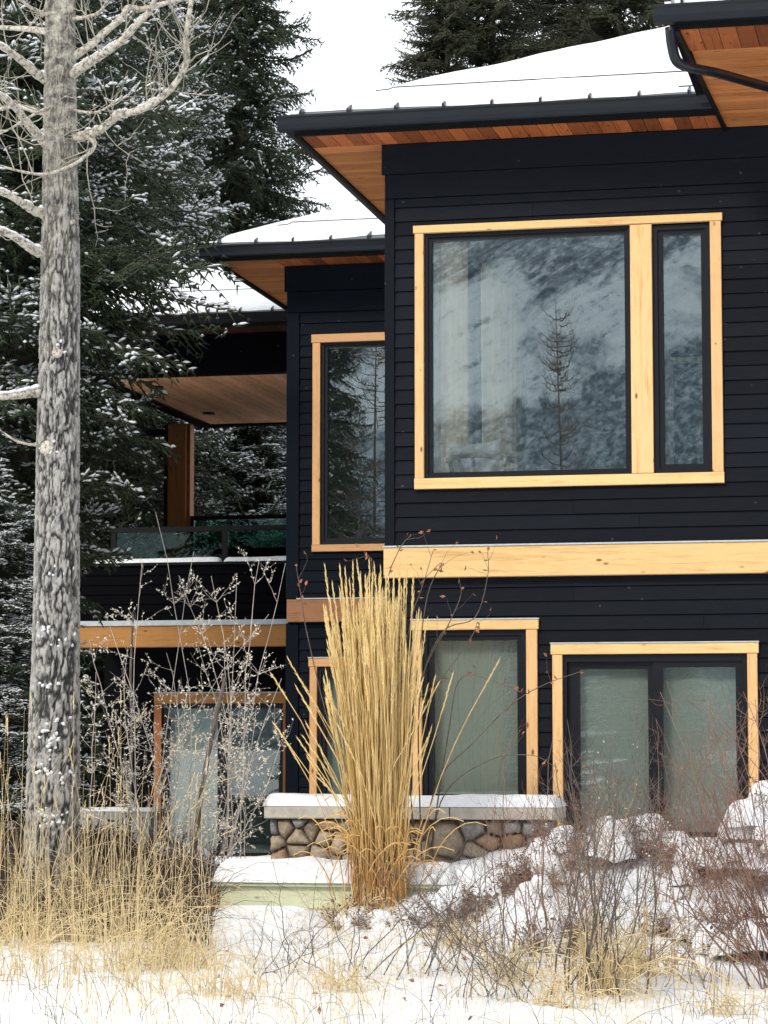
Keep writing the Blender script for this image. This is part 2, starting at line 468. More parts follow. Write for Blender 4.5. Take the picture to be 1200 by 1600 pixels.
def blobs(P, D, L, R, flat=0.55):
    """many small rounded lumps (snow): stretched octahedra along D"""
    P, D = np.asarray(P, float), np.asarray(D, float); N = len(P)
    L = np.broadcast_to(L, (N,))[:, None]; R = np.broadcast_to(R, (N,))[:, None]
    D = D / (np.linalg.norm(D, axis=1, keepdims=True) + 1e-9)
    s = np.cross(D, [[0, 0, 1.0]]); s /= np.linalg.norm(s, axis=1, keepdims=True) + 1e-9
    up = np.cross(s, D)
    V = np.stack([P - D * L, P + s * R - D * L * 0.3, P + s * R * .9 + D * L * 0.4, P + D * L, P - s * R * .9 + D * L * 0.4, P - s * R - D * L * 0.3,
                  P + up * R * flat * 1.3 - D * L * 0.25, P + up * R * flat * 1.2 + D * L * 0.35, P - up * R * flat * .6], 1)
    f = np.array([[0, 1, 6], [1, 2, 7], [1, 7, 6], [2, 3, 7], [3, 4, 7], [4, 5, 6], [4, 6, 7], [5, 0, 6], [1, 0, 8], [2, 1, 8], [3, 2, 8], [4, 3, 8], [5, 4, 8], [0, 5, 8]])
    base = (np.arange(N) * 9)[:, None, None]
    return V.reshape(-1, 3), (base + f[None]).reshape(-1, 3)


def leaves(P, D, L, W, fold=0.3):
    """small folded diamond leaves at P along D"""
    P, D = np.asarray(P, float), np.asarray(D, float); N = len(P)
    D = D / (np.linalg.norm(D, axis=1, keepdims=True) + 1e-9)
    ref = rng.normal(size=(N, 3)); s = np.cross(D, ref); s /= np.linalg.norm(s, axis=1, keepdims=True) + 1e-9
    u = np.cross(D, s); L = np.broadcast_to(L, (N,))[:, None]; W = np.broadcast_to(W, (N,))[:, None]
    V = np.stack([P, P + D * L * .5 + s * W + u * W * fold, P + D * L - u * W * fold * 2, P + D * L * .5 - s * W + u * W * fold], 1)
    base = (np.arange(N) * 4)[:, None, None]
    return V.reshape(-1, 3), (base + np.array([[[0, 1, 2], [0, 2, 3]]])).reshape(-1, 3)


def merge(parts):
    V, F, n = [], {}, 0
    for v, f in parts:
        V.append(v); F.setdefault(f.shape[1], []).append(f + n); n += len(v)
    return np.concatenate(V), [np.concatenate(a) for a in F.values()]


def tube(pts, rads, k=8):
    """one continuous tube along a path"""
    pts = np.asarray(pts, float); n = len(pts); rads = np.broadcast_to(rads, (n,))
    t = np.gradient(pts, axis=0); t /= np.linalg.norm(t, axis=1, keepdims=True) + 1e-9
    a = np.cross(t[0], [0.3, 0.2, 1.0] if abs(t[0][2]) < .9 else [1.0, 0, 0]); V = []
    for i in range(n):
        a = a - t[i] * (a @ t[i]); a /= np.linalg.norm(a) + 1e-9; b = np.cross(t[i], a)
        for j in range(k):
            q = 2 * math.pi * j / k; V.append(pts[i] + rads[i] * (a * math.cos(q) + b * math.sin(q)))
    F = [(i * k + j, i * k + (j + 1) % k, (i + 1) * k + (j + 1) % k, (i + 1) * k + j) for i in range(n - 1) for j in range(k)]
    V.append(pts[0]); V.append(pts[-1]); c0, c1 = len(V) - 2, len(V) - 1
    T = [(c0, (j + 1) % k, j) for j in range(k)] + [(c1, (n - 1) * k + j, (n - 1) * k + (j + 1) % k) for j in range(k)]
    return np.array(V), [np.array(F), np.array(T)]


def spline(pts, n):
    """Catmull-Rom through the points"""
    P = np.asarray(pts, float); P = np.vstack([2 * P[0] - P[1], P, 2 * P[-1] - P[-2]]); out = []
    m = len(P) - 3
    for q in np.linspace(0, m - 1e-6, n):
        i = int(q); t = q - i; a, b, c, d = P[i:i + 4]
        out.append(.5 * ((2 * b) + (-a + c) * t + (2 * a - 5 * b + 4 * c - d) * t * t + (-a + 3 * b - 3 * c + d) * t ** 3))
    return np.array(out)


def vnoise(x, y, seed=0):
    xi, yi = np.floor(x).astype(np.int64), np.floor(y).astype(np.int64); fx, fy = x - xi, y - yi
    fx, fy = fx * fx * (3 - 2 * fx), fy * fy * (3 - 2 * fy)

    def h(a, b):
        q = (a * 374761393 + b * 668265263 + seed * 1442695041) & 0x7fffffff
        q = ((q ^ (q >> 13)) * 1274126177) & 0x7fffffff
        return ((q ^ (q >> 16)) & 0xffff) / 65535.0
    return (h(xi, yi) * (1 - fx) + h(xi + 1, yi) * fx) * (1 - fy) + (h(xi, yi + 1) * (1 - fx) + h(xi + 1, yi + 1) * fx) * fy


def fbm(x, y, o=4, seed=0):
    s, a, t = 0, 1, 0
    for i in range(o):
        s = s + a * vnoise(x * 2 ** i, y * 2 ** i, seed + i); t += a; a *= .5
    return s / t


def ss(a, b, x):
    t = np.clip((x - a) / (b - a), 0, 1); return t * t * (3 - 2 * t)


# ------------------------------------------------------------------ ground, mountain
def ground_h(X, Y):
    X = np.asarray(X, float); Y = np.asarray(Y, float)
    h = 0.24 * ss(12.5, 18, Y)
    bank = ss(-4.35, -2.7, X)
    h = h + bank * (0.62 * ss(16.3, 19.6, Y))
    h = h + 0.16 * np.exp(-(((X + 4.0) / .55) ** 2 + ((Y - 18.25) / .5) ** 2))
    plate = ss(18.30, 18.55, Y) * ss(-5.35, -5.1, X) * (1 - bank) * ss(20.4, 20.0, Y)
    h = h + plate * .3
    h = h + ss(19.5, 19.75, Y) * ss(-5.0, -4.7, X) * (1 - bank) * 0.5 * ss(26, 25, Y)
    h = h + 0.12 * (fbm(X * .45 + 9, Y * .45, 3, 3) - .5) * ss(3, 9, Y) + 0.17 * (fbm(X * 1.9, Y * 1.9, 4, 11) - .5) * (.5 + bank * .8 * ss(16.5, 18.5, Y))
    h = h + 0.035 * (fbm(X * 6, Y * 6, 3, 5) - .5)
    h = h + .17 * np.exp(-(((X + 4.75) / .5) ** 4 + ((Y - 17.7) / .42) ** 2)) + .05 * np.exp(-(((X + 5.7) / .5) ** 2 + ((Y - 16.3) / .5) ** 2))
    far = ss(40, 90, np.hypot(X, Y - 18))
    return h * (1 - far) - 0.0 * far


def axis_coords(lo, hi, step, far):
    mid = np.arange(lo, hi + step / 2, step)
    g = []; d = step
    x = hi
    while x < far: d *= 1.25; x += d; g.append(x)
    g2 = []; d = step; x = lo
    while x > -far: d *= 1.25; x -= d; g2.append(x)
    return np.concatenate([g2[::-1], mid, g])


gx = axis_coords(-8.6, 1.2, .035, 2500); gy = axis_coords(12.2, 20.4, .035, 2500)
GX, GY = np.meshgrid(gx, gy); GZ = ground_h(GX, GY)
nx_, ny_ = len(gx), len(gy)
idx = np.arange(nx_ * ny_).reshape(ny_, nx_)
gf = np.stack([idx[:-1, :-1], idx[:-1, 1:], idx[1:, 1:], idx[1:, :-1]], -1).reshape(-1, 4)
ground = mesh_obj('snowy_ground', np.stack([GX, GY, GZ], -1).reshape(-1, 3), gf, M['snow'], smooth=True, kind='structure',
                  origin=(0, 0, 0), label='snow covered garden ground rising in a bank towards the house')


def mountain_mat():
    t = NT('snowy_mountain', 0.9, 0.1)
    def mp(rot, scale):
        g = t.n('ShaderNodeNewGeometry'); m1 = t.n('ShaderNodeMapping'); m1.inputs['Rotation'].default_value = (0, rot, 0); m2 = t.n('ShaderNodeMapping'); m2.inputs['Scale'].default_value = scale
        t.l(g.outputs['Position'], m1.inputs['Vector']); t.l(m1.outputs[0], m2.inputs['Vector']); return m2.outputs[0]
    f = t.noise(mp(.5, (0.014, 0.002, 0.02)), 1.0, 6, 0.65, 0.6)
    st = t.noise(mp(.75, (0.03, 0.004, 0.16)), 1.0, 9, 0.8, 1.2)
    fine = t.noise(mp(-.3, (0.45, 0.03, 0.42)), 1.0, 5, 0.8)
    g = t.n('ShaderNodeNewGeometry'); sep = t.n('ShaderNodeSeparateXYZ'); t.l(g.outputs['Position'], sep.inputs[0])
    X_, Z_ = sep.outputs[0], sep.outputs[2]
    def lin(a, b, c, amp): return t.math('ADD', t.math('ADD', t.math('MULTIPLY', X_, a), t.math('MULTIPLY', Z_, b)), t.math('ADD', t.math('MULTIPLY', t.math('SUBTRACT', f, 0.5), amp), c))
    rockm = t.ramp(lin(-.004, .01124, -1.55, 2.2), [(0.45, (0, 0, 0)), (0.62, (1, 1, 1))])       # cliffs above
    woodm = t.ramp(lin(.008, -.01124, 2.70, 2.4), [(0.4, (0, 0, 0)), (0.62, (1, 1, 1))])         # forest below
    rock = t.ramp(t.math('ADD', t.math('MULTIPLY', st, 0.6), t.math('MULTIPLY', fine, 0.4)), [(0.44, (0.07, 0.09, 0.12, 1)), (0.51, (0.2, 0.24, 0.28, 1)), (0.58, (0.55, 0.61, 0.64, 1))])
    wood_ = t.ramp(t.math('ADD', t.math('MULTIPLY', fine, 0.75), t.math('MULTIPLY', st, 0.25)), [(0.44, (0.08, 0.11, 0.13, 1)), (0.52, (0.2, 0.25, 0.29, 1)), (0.6, (0.4, 0.46, 0.5, 1))])
    snowy = t.ramp(t.math('ADD', t.math('MULTIPLY', st, 0.55), t.math('MULTIPLY', fine, 0.45)), [(0.4, (0.25, 0.3, 0.35, 1)), (0.46, (0.6, 0.66, 0.7, 1)), (0.6, (0.74, 0.8, 0.82, 1))])
    t.col(t.mix(woodm, t.mix(rockm, snowy, rock), wood_))
    return t.m


mx_, my_ = np.linspace(-1500, 900, 150), np.linspace(-420, -2100, 130)
MX, MY = np.meshgrid(mx_, my_)
MZ = 640 * ss(420, 1500, -MY) * (0.75 + .5 * fbm(MX * .0022, MY * .0022, 3, 21)) + 70 * (fbm(MX * .008, MY * .008, 5, 31) - .5) * ss(500, 800, -MY) - 2
idx = np.arange(MX.size).reshape(MX.shape)
mf = np.stack([idx[:-1, :-1], idx[1:, :-1], idx[1:, 1:], idx[:-1, 1:]], -1).reshape(-1, 4)
mesh_obj('mountain', np.stack([MX, MY, MZ], -1).reshape(-1, 3), mf, mountain_mat(), smooth=True, kind='structure', label='snowy mountainside across the valley')

# ------------------------------------------------------------------ house
ZS = 6.43                                        # soffit height
YM, YS, YP = 20.0, 25.0, 28.95                   # front planes of the three stepped volumes
XM, XS, XP = -4.325, -6.43, -10.0                # their left corners
XR = 4.5                                         # right end beyond the frame
house = empty('house', (-4.0, 24.0, 0.3), 'black sided house with yellow wood trim and snow covered hip roofs behind the garden', 'house')


def rect(Y, tl, tr, bl, br):
    a, b, c, d = at(*tl, Y), at(*tr, Y), at(*bl, Y), at(*br, Y)
    return ((a[0] + c[0]) / 2, (b[0] + d[0]) / 2, (c[2] + d[2]) / 2, (a[2] + b[2]) / 2)


Yt = YM - .03
T1 = rect(Yt, (649, 353), (1127, 333), (648, 766), (1130, 753))
W1 = rect(YM, (664, 366), (986, 353), (664, 747), (986, 741)); G1 = rect(YM + .02, (675, 376), (977, 366), (675, 738), (977, 733))
W1b = rect(YM, (1021, 353), (1111, 349), (1021, 741), (1111, 739)); G1b = rect(YM + .02, (1037, 368), (1097, 365), (1037, 726), (1097, 724))
T2 = rect(Yt, (645, 970), (840, 967), (645, 1262), (840, 1262)); W2 = rect(YM, (661, 986), (823, 984), (661, 1250), (823, 1250)); G2 = rect(YM + .02, (677, 1001), (809, 1000), (677, 1241), (809, 1241))
T3 = rect(Yt, (864, 1006), (1185, 1004), (864, 1330), (1185, 1330)); W3 = rect(YM, (881, 1023), (1169, 1022), (881, 1318), (1169, 1318))
G3a = rect(YM + .02, (906, 1046), (1013, 1045), (906, 1300), (1013, 1300)); G3b = rect(YM + .02, (1037, 1043), (1151, 1042), (1037, 1300), (1151, 1300))
Yts = YS - .03
T4 = rect(Yts, (489, 523), (700, 516), (488, 863), (700, 858)); W4 = rect(YS, (502, 537), (690, 530), (502, 851), (690, 848)); G4 = rect(YS + .02, (512, 544), (680, 538), (512, 841), (680, 839))
T5 = rect(Yts, (484, 1028), (615, 1028), (484, 1290), (615, 1290)); W5 = rect(YS, (497, 1042), (601, 1042), (497, 1262), (601, 1262)); G5 = rect(YS + .02, (508, 1054), (590, 1054), (508, 1255), (590, 1255))
BM = rect(YM - .05, (603, 857), (1200, 846), (603, 904), (1200, 895)); BS = rect(YS - .04, (451, 938), (600, 934), (451, 973), (600, 970))


def subtract(a, b, holes, z0, z1):
    """pieces of the row a..b x z0..z1 outside the holes"""
    out = [(a, b, z0, z1)]
    for h in holes:
        nxt = []
        for (x0, x1, y0, y1) in out:
            if h[0] >= x1 or h[1] <= x0 or h[2] >= y1 or h[3] <= y0: nxt.append((x0, x1, y0, y1)); continue
            if x0 < h[0]: nxt.append((x0, h[0], y0, y1))
            if x1 > h[1]: nxt.append((h[1], x1, y0, y1))
            m0, m1 = max(x0, h[0]), min(x1, h[1])
            if y1 > h[3]: nxt.append((m0, m1, h[3], y1))
            if y0 < h[2]: nxt.append((m0, m1, y0, h[2]))
        out = nxt
    return [p for p in out if p[1] - p[0] > .01 and p[3] - p[2] > .012]


def side_wall_boards(name, Y, xa, xb, z0, z1, holes, mat, parent, pitch=.1143, joints=3.7, top_down=True):
    r = random.Random(int(Y * 10))
    n = int(math.ceil((z1 - z0) / pitch)); k = 0
    for i in range(n):
        t1 = z1 - i * pitch; t0 = max(t1 - pitch, z0)
        x = xa; cuts = []
        x += r.uniform(1.0, joints)
        while x < xb: cuts.append(x); x += r.uniform(joints * .8, joints * 1.4)
        for (p0, p1, q0, q1) in subtract(xa, xb, holes, t0, t1):
            cs = [p0] + [c for c in cuts if p0 + .25 < c < p1 - .25] + [p1]
            for c0, c1 in zip(cs[:-1], cs[1:]):
                a0 = c0 + (.0012 if c0 != p0 else 0); a1 = c1 - (.0012 if c1 != p1 else 0)
                jit = r.uniform(-.0012, .0012)

                def off(z): return .009 + .014 * (t1 - z) / pitch + jit
                lo = q0 + (.004 if abs(q0 - t0) < 1e-6 else 0)
                MB().hexa([(a0, Y - off(lo), lo), (a1, Y - off(lo), lo), (a1, Y - .001, lo), (a0, Y - .001, lo),
                           (a0, Y - off(q1), q1), (a1, Y - off(q1), q1), (a1, Y - .001, q1), (a0, Y - .001, q1)]).build(name, mat, parent)
                k += 1
    return k


def backing(Y, xa, xb, z0, z1, holes, th, parent, name='wall'):
    m = MB(); zs = sorted({z0, z1} | {h[2] for h in holes} | {h[3] for h in holes}); zs = [z for z in zs if z0 <= z <= z1]
    for a, b in zip(zs[:-1], zs[1:]):
        for p in subtract(xa, xb, holes, a, b): m.box(p[0], p[1], Y, Y + th, p[2], p[3])
    return m.build(name, M['black'], parent)


def grow(r, g): return (r[0] - g, r[1] + g, r[2] - g, r[3] + g)


# --- main volume wall
holesM = [W1, W1b, W2, W3]
wallM = backing(YM, XM, XR, 0.0, 6.42, holesM, .2, house)
fz = [at(780, y, YM)[2] for y in (217, 266, 304.5, 319, 341)]
cb = at(618, 600, YM)[0]
cov = [(W1[0] - .01, W1b[1] + .01, W1[2] - .01, W1[3] + .02), grow(W2, .01), grow(W3, .01), (XM, XR, BM[2] + .012, BM[3] - .012)]
side_wall_boards('siding_board', YM, cb, XR, .35, fz[3], cov, M['siding'], wallM)
bx('frieze_board', XM - .035, XR, YM - .05, YM - .001, fz[1], 6.427, M['siding'], wallM, .003)
bx('frieze_board', XM - .012, XR, YM - .032, YM - .001, fz[2] + .003, fz[1] - .003, M['siding'], wallM, .003)
bx('frieze_board', cb, XR, YM - .024, YM - .001, fz[3] + .003, fz[2] - .003, M['siding'], wallM, .003)
bx('corner_board', XM - .012, cb - .003, YM - .034, YM - .001, BM[3] + .01, fz[2] - .002, M['siding'], wallM, .003)
bx('corner_board', XM - .012, cb - .003, YM - .034, YM - .001, .3, BM[2] - .01, M['siding'], wallM, .003)
# left side of the main volume
sideM = MB()
SW = (20.6, 24.5, 3.45, 5.95)                       # window in the side wall, seen from inside only
for (a, b, c, d) in subtract(YM + .2, YS + .3, [SW], 0, SW[2]) + subtract(YM + .2, YS + .3, [SW], SW[2], SW[3]) + subtract(YM + .2, YS + .3, [SW], SW[3], 6.42):
    sideM.box(XM, XM + .2, a, b, c, d)
sideM = sideM.build('side_wall', M['black'], house)
sm = MB()
for i in range(48):
    zt = fz[3] - i * .1143
    for p in subtract(YM, YS, [SW], zt - .109, zt): sm.hexa([(XM - .022, p[0], p[2]), (XM - .001, p[0], p[2]), (XM - .001, p[1], p[2]), (XM - .022, p[1], p[2]),
                                                            (XM - .009, p[0], p[3]), (XM - .001, p[0], p[3]), (XM - .001, p[1], p[3]), (XM - .009, p[1], p[3])])
sm.build('side_siding', M['siding'], sideM, kind='stuff')
MB().box(XM + .06, XM + .07, SW[0], SW[1], SW[2], SW[3]).build('pane', M['glass_low'], sideM)
mm = MB()
for (a, b, c, d) in ((SW[0], SW[0] + .07, SW[2], SW[3]), (SW[1] - .07, SW[1], SW[2], SW[3]), (SW[0] + .07, SW[1] - .07, SW[2], SW[2] + .07), (SW[0] + .07, SW[1] - .07, SW[3] - .07, SW[3]), (22.5, 22.58, SW[2] + .07, SW[3] - .07)):
    mm.box(XM + .02, XM + .15, a, b, c, d)
mm.build('side_window_frame', M['frame'], sideM)

# --- second volume wall
holesS = [W4, W5]
wallS = backing(YS, XS, XM + .3, 0.0, 6.42, holesS, .2, house)
cbs = at(469, 650, YS)[0]; fzs = [at(500, y, YS)[2] for y in (421, 455, 488, 505)]
covS = [grow(W4, .01), grow(W5, .01), (XS, XM + .3, BS[2] + .012, BS[3] - .012)]
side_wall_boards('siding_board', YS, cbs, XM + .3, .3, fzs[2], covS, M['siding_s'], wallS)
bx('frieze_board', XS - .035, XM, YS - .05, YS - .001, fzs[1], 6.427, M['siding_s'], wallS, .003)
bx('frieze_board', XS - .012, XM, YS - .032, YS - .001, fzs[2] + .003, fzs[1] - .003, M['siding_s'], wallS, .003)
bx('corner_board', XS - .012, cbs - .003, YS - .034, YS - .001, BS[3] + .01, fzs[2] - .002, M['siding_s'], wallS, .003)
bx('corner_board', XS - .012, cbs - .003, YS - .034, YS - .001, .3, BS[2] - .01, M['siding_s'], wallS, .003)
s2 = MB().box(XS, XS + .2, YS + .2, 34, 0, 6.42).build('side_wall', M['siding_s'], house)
# back and right shell, so that no light leaks through the house
MB().box(XR - .2, XR, YM + .2, 34, 0, 6.42).box(XS + .2, XR - .2, 33.8, 34, 0, 6.42).build('rear_wall', M['siding_s'], house)
MB().box(XS - .55, XR + .4, YS + .25, 34.2, 6.45, 6.5).box(XM + .2, XR, YM, YS + .25, 6.45, 6.5).build('attic_floor', M['black'], house)


# --- windows
def window(T, W, G, Y, tx, tz, sill=True, gl='glass', mull=None, extra=None, head_over=0.0, double=None):
    w = MB(); gl_ = M[gl]
    mid = tuple(W[i] + (G[i] - W[i]) * .5 for i in range(4))
    w.ring(W, mid, Y - .012, Y + .12); w.ring(mid, G, Y + .006, Y + .10)
    win = w.build('window', M['frame'], house)
    bx('pane', G[0] - .004, G[1] + .004, Y + .035, Y + .045, G[2] - .004, G[3] + .004, gl_, win)
    return win


def trims(T, Y, top, bottom, left, right, tx, tz, win, flash=True, sill=True, over=.012):
    y0, y1 = Y - .045, Y - .001
    bx('trim_board', T[0] - over, T[1] + over, y0 - .006, y1, T[3] - top, T[3], tx, win, .003)
    zb = T[2] + (bottom if sill else 0)
    bx('trim_board', T[0], T[0] + left, y0, y1, zb + .001, T[3] - top - .002, tz, win, .003)
    bx('trim_board', T[1] - right, T[1], y0, y1, zb + .001, T[3] - top - .002, tz, win, .003)
    if sill: bx('trim_board', T[0] - over * .4, T[1] + over * .4, y0 - .005, y1, T[2], T[2] + bottom, tx, win, .003)
    if flash: bx('drip_flashing', T[0] - over - .004, T[1] + over + .004, y0 - .012, y1, T[3] + .001, T[3] + .011, M['flash'], win)


win1 = window(T1, W1, G1, YM, 0, 0)
win1['label'] = 'large picture window reflecting the snowy mountain'
trims(T1, YM, T1[3] - W1[3] - .004, W1[2] - T1[2] - .004, W1[0] - T1[0] - .004, T1[1] - W1b[1] - .004, M['trim_x'], M['trim_z'], win1, flash=False)
bx('mullion_board', W1[1] + .003, W1b[0] - .003, YM - .044, YM - .001, W1[2] + .0, W1[3] - .002, M['trim_z'], win1, .003)
win1b = window(None, W1b, G1b, YM, 0, 0); win1b['label'] = 'narrow tall casement right of the picture window'
win2 = window(None, W2, G2, YM, 0, 0, gl='glass_low'); win2['label'] = 'lower window above the stone wall with drawn shade'
trims(T2, YM, T2[3] - W2[3] - .004, .08, W2[0] - T2[0] - .004, T2[1] - W2[1] - .004, M['trim_x'], M['trim_z'], win2)
# sliding door: head panel, two leaves
dw = MB(); dmid = (G3a[1] + G3b[0]) / 2
dw.ring(W3, (W3[0] + .03, W3[1] - .03, W3[2] + .03, W3[3] - .055), YM - .012, YM + .12)
door3 = dw.build('patio_door', M['frame'], house); door3['label'] = 'black framed two leaf patio door behind the bare shrubs'
for G, yo in ((G3a, .03), (G3b, .0)):
    o = (W3[0] + .031, dmid + .018, W3[2] + .031, W3[3] - .056) if G is G3a else (dmid - .018, W3[1] - .031, W3[2] + .031, W3[3] - .056)
    lf = MB().ring(o, G, YM + yo + .004, YM + yo + .045).build('door_leaf', M['frame'], door3)
    bx('pane', G[0] - .004, G[1] + .004, YM + yo + .02, YM + yo + .028, G[2] - .004, G[3] + .004, M['glass_low'], door3)
trims(T3, YM, T3[3] - W3[3] - .004, 0, W3[0] - T3[0] - .004, T3[1] - W3[1] - .004, M['trim_x'], M['trim_z'], door3, sill=False)
win4 = window(None, W4, G4, YS, 0, 0); win4['label'] = 'tall upper window of the stepped back wing'
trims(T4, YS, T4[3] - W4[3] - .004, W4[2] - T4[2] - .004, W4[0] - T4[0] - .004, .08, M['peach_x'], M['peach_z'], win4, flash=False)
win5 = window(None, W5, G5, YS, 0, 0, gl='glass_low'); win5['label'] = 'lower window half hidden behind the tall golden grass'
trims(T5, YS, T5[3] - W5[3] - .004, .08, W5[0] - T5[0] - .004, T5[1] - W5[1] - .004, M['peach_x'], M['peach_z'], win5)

# --- timber beams
bm = bx('beam', BM[0] - .01, XR, YM - .095, YM - .001, BM[2], BM[3], M['trim_x'], house, .004); bm['label'] = 'broad yellow timber band between the storeys'
bx('drip_flashing', BM[0] - .014, XR, YM - .105, YM - .001, BM[3] + .001, BM[3] + .014, M['flash'], bm)
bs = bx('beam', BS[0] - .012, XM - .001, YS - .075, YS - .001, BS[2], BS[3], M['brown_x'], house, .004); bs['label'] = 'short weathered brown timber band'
bx('drip_flashing', BS[0] + .09, XM - .001, YS - .082, YS - .001, BS[3] + .001, BS[3] + .012, M['flash'], bs)

# --- rooms behind the glass
def room(x0, x1, y0, y1, z0, z1, mw, name='room'):
    m = MB(); t = .04
    m.box(x0 - t, x0, y0, y1, z0, z1).box(x1, x1 + t, y0, y1, z0, z1).box(x0 - t, x1 + t, y1, y1 + t, z0, z1).box(x0 - t, x1 + t, y0, y1 + t, z1, z1 + t)
    r = m.build(name, mw, house)
    MB().box(x0 - t, x1 + t, y0, y1 + t, z0 - t, z0).build('room_floor', M['roomfloor'], r); return r


rm = MB().box(1.6, 1.64, YM + .21, 25.2, 3.2, 6.05).box(XM + .21, 1.64, 25.2, 25.24, 3.2, 6.05).box(XM + .21, 1.64, YM + .21, 25.24, 6.05, 6.09).build('room', M['room'], house)
MB().box(XM + .21, 1.64, YM + .21, 25.24, 3.16, 3.2).build('room_floor', M['roomfloor'], rm)
iw = MB()
for (a, b, c, d) in subtract(YM + .21, 25.2, [SW], 3.2, SW[2]) + subtract(YM + .21, 25.2, [SW], SW[2], SW[3]) + subtract(YM + .21, 25.2, [SW], SW[3], 6.05): iw.box(XM + .2, XM + .215, a, b, c, d)
iw.build('inner_wall', M['room'], rm)
MB().box(-2.6, -2.54, 25.15, 25.199, 3.2, 5.4).box(-1.6, -1.54, 25.15, 25.199, 3.2, 5.4).box(-2.54, -1.6, 25.15, 25.199, 5.34, 5.4).build('inner_door_casing', M['pillow'], rm)
room(XS + .3, XM + .25, YS + .21, 29.5, 3.2, 6.05, M['room'])
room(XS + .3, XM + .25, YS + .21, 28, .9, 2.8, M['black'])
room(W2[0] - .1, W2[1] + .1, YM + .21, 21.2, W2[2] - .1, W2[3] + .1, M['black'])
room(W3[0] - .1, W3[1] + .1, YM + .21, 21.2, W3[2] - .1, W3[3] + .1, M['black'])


def shade(G, Y, mat, name='roller_shade'):
    o = bx(name, G[0] - .04, G[1] + .04, Y + .128, Y + .132, G[2] - .05, G[3] + .02, mat, house)
    MB().box(G[0] - .04, G[1] + .04, Y + .122, Y + .138, G[2] - .07, G[2] - .05).build('bottom_rail', M['frame'], o); return o


for G, Y in ((G2, YM), (G3a, YM), (G3b, YM), (G5, YS)): shade(G, Y, M['shade'])


# --- eaves
def soffit_x(name, x0, x1, y0, y1, z, w, mat, parent):          # planks running along X, side by side in Y
    n = max(1, round((y1 - y0) / w)); w = (y1 - y0) / n
    for i in range(n):
        MB().box(x0, x1, y0 + i * w + .0025, y0 + (i + 1) * w - .0025, z, z + .018).build(name, mat, parent)


def soffit_y(name, x0, x1, y0, y1, z, w, mat, parent):
    n = max(1, round((x1 - x0) / w)); w = (x1 - x0) / n
    for i in range(n):
        MB().box(x0 + i * w + .0025, x0 + (i + 1) * w - .0025, y0, y1, z, z + .018).build(name, mat, parent)


def gutter_front(x0, x1, yf, zb, parent, h=.112, d=.12, mat=None):
    """K profile gutter along X; its front lip stands at yf - d"""
    prof = [(0, 0), (-.07, 0), (-.082, .012), (-.085, .045), (-.108, .085), (-d, .098), (-d, h), (-d + .012, h), (-d + .012, h - .012), (-.02, h - .03), (0, h - .03)]
    return MB().prism(prof, x0, x1, lambda t, p: (t, yf + p[0], zb + p[1])).build('gutter', mat or M['metal'], parent)


def gutter_side(y0, y1, xf, zb, parent, h=.112, d=.12, mat=None):
    prof = [(0, 0), (-.07, 0), (-.082, .012), (-.085, .045), (-.108, .085), (-d, .098), (-d, h), (-d + .012, h), (-d + .012, h - .012), (-.02, h - .03), (0, h - .03)]
    return MB().prism(prof, y0, y1, lambda t, p: (xf + p[0], t, zb + p[1])).build('gutter', mat or M['metal'], parent)


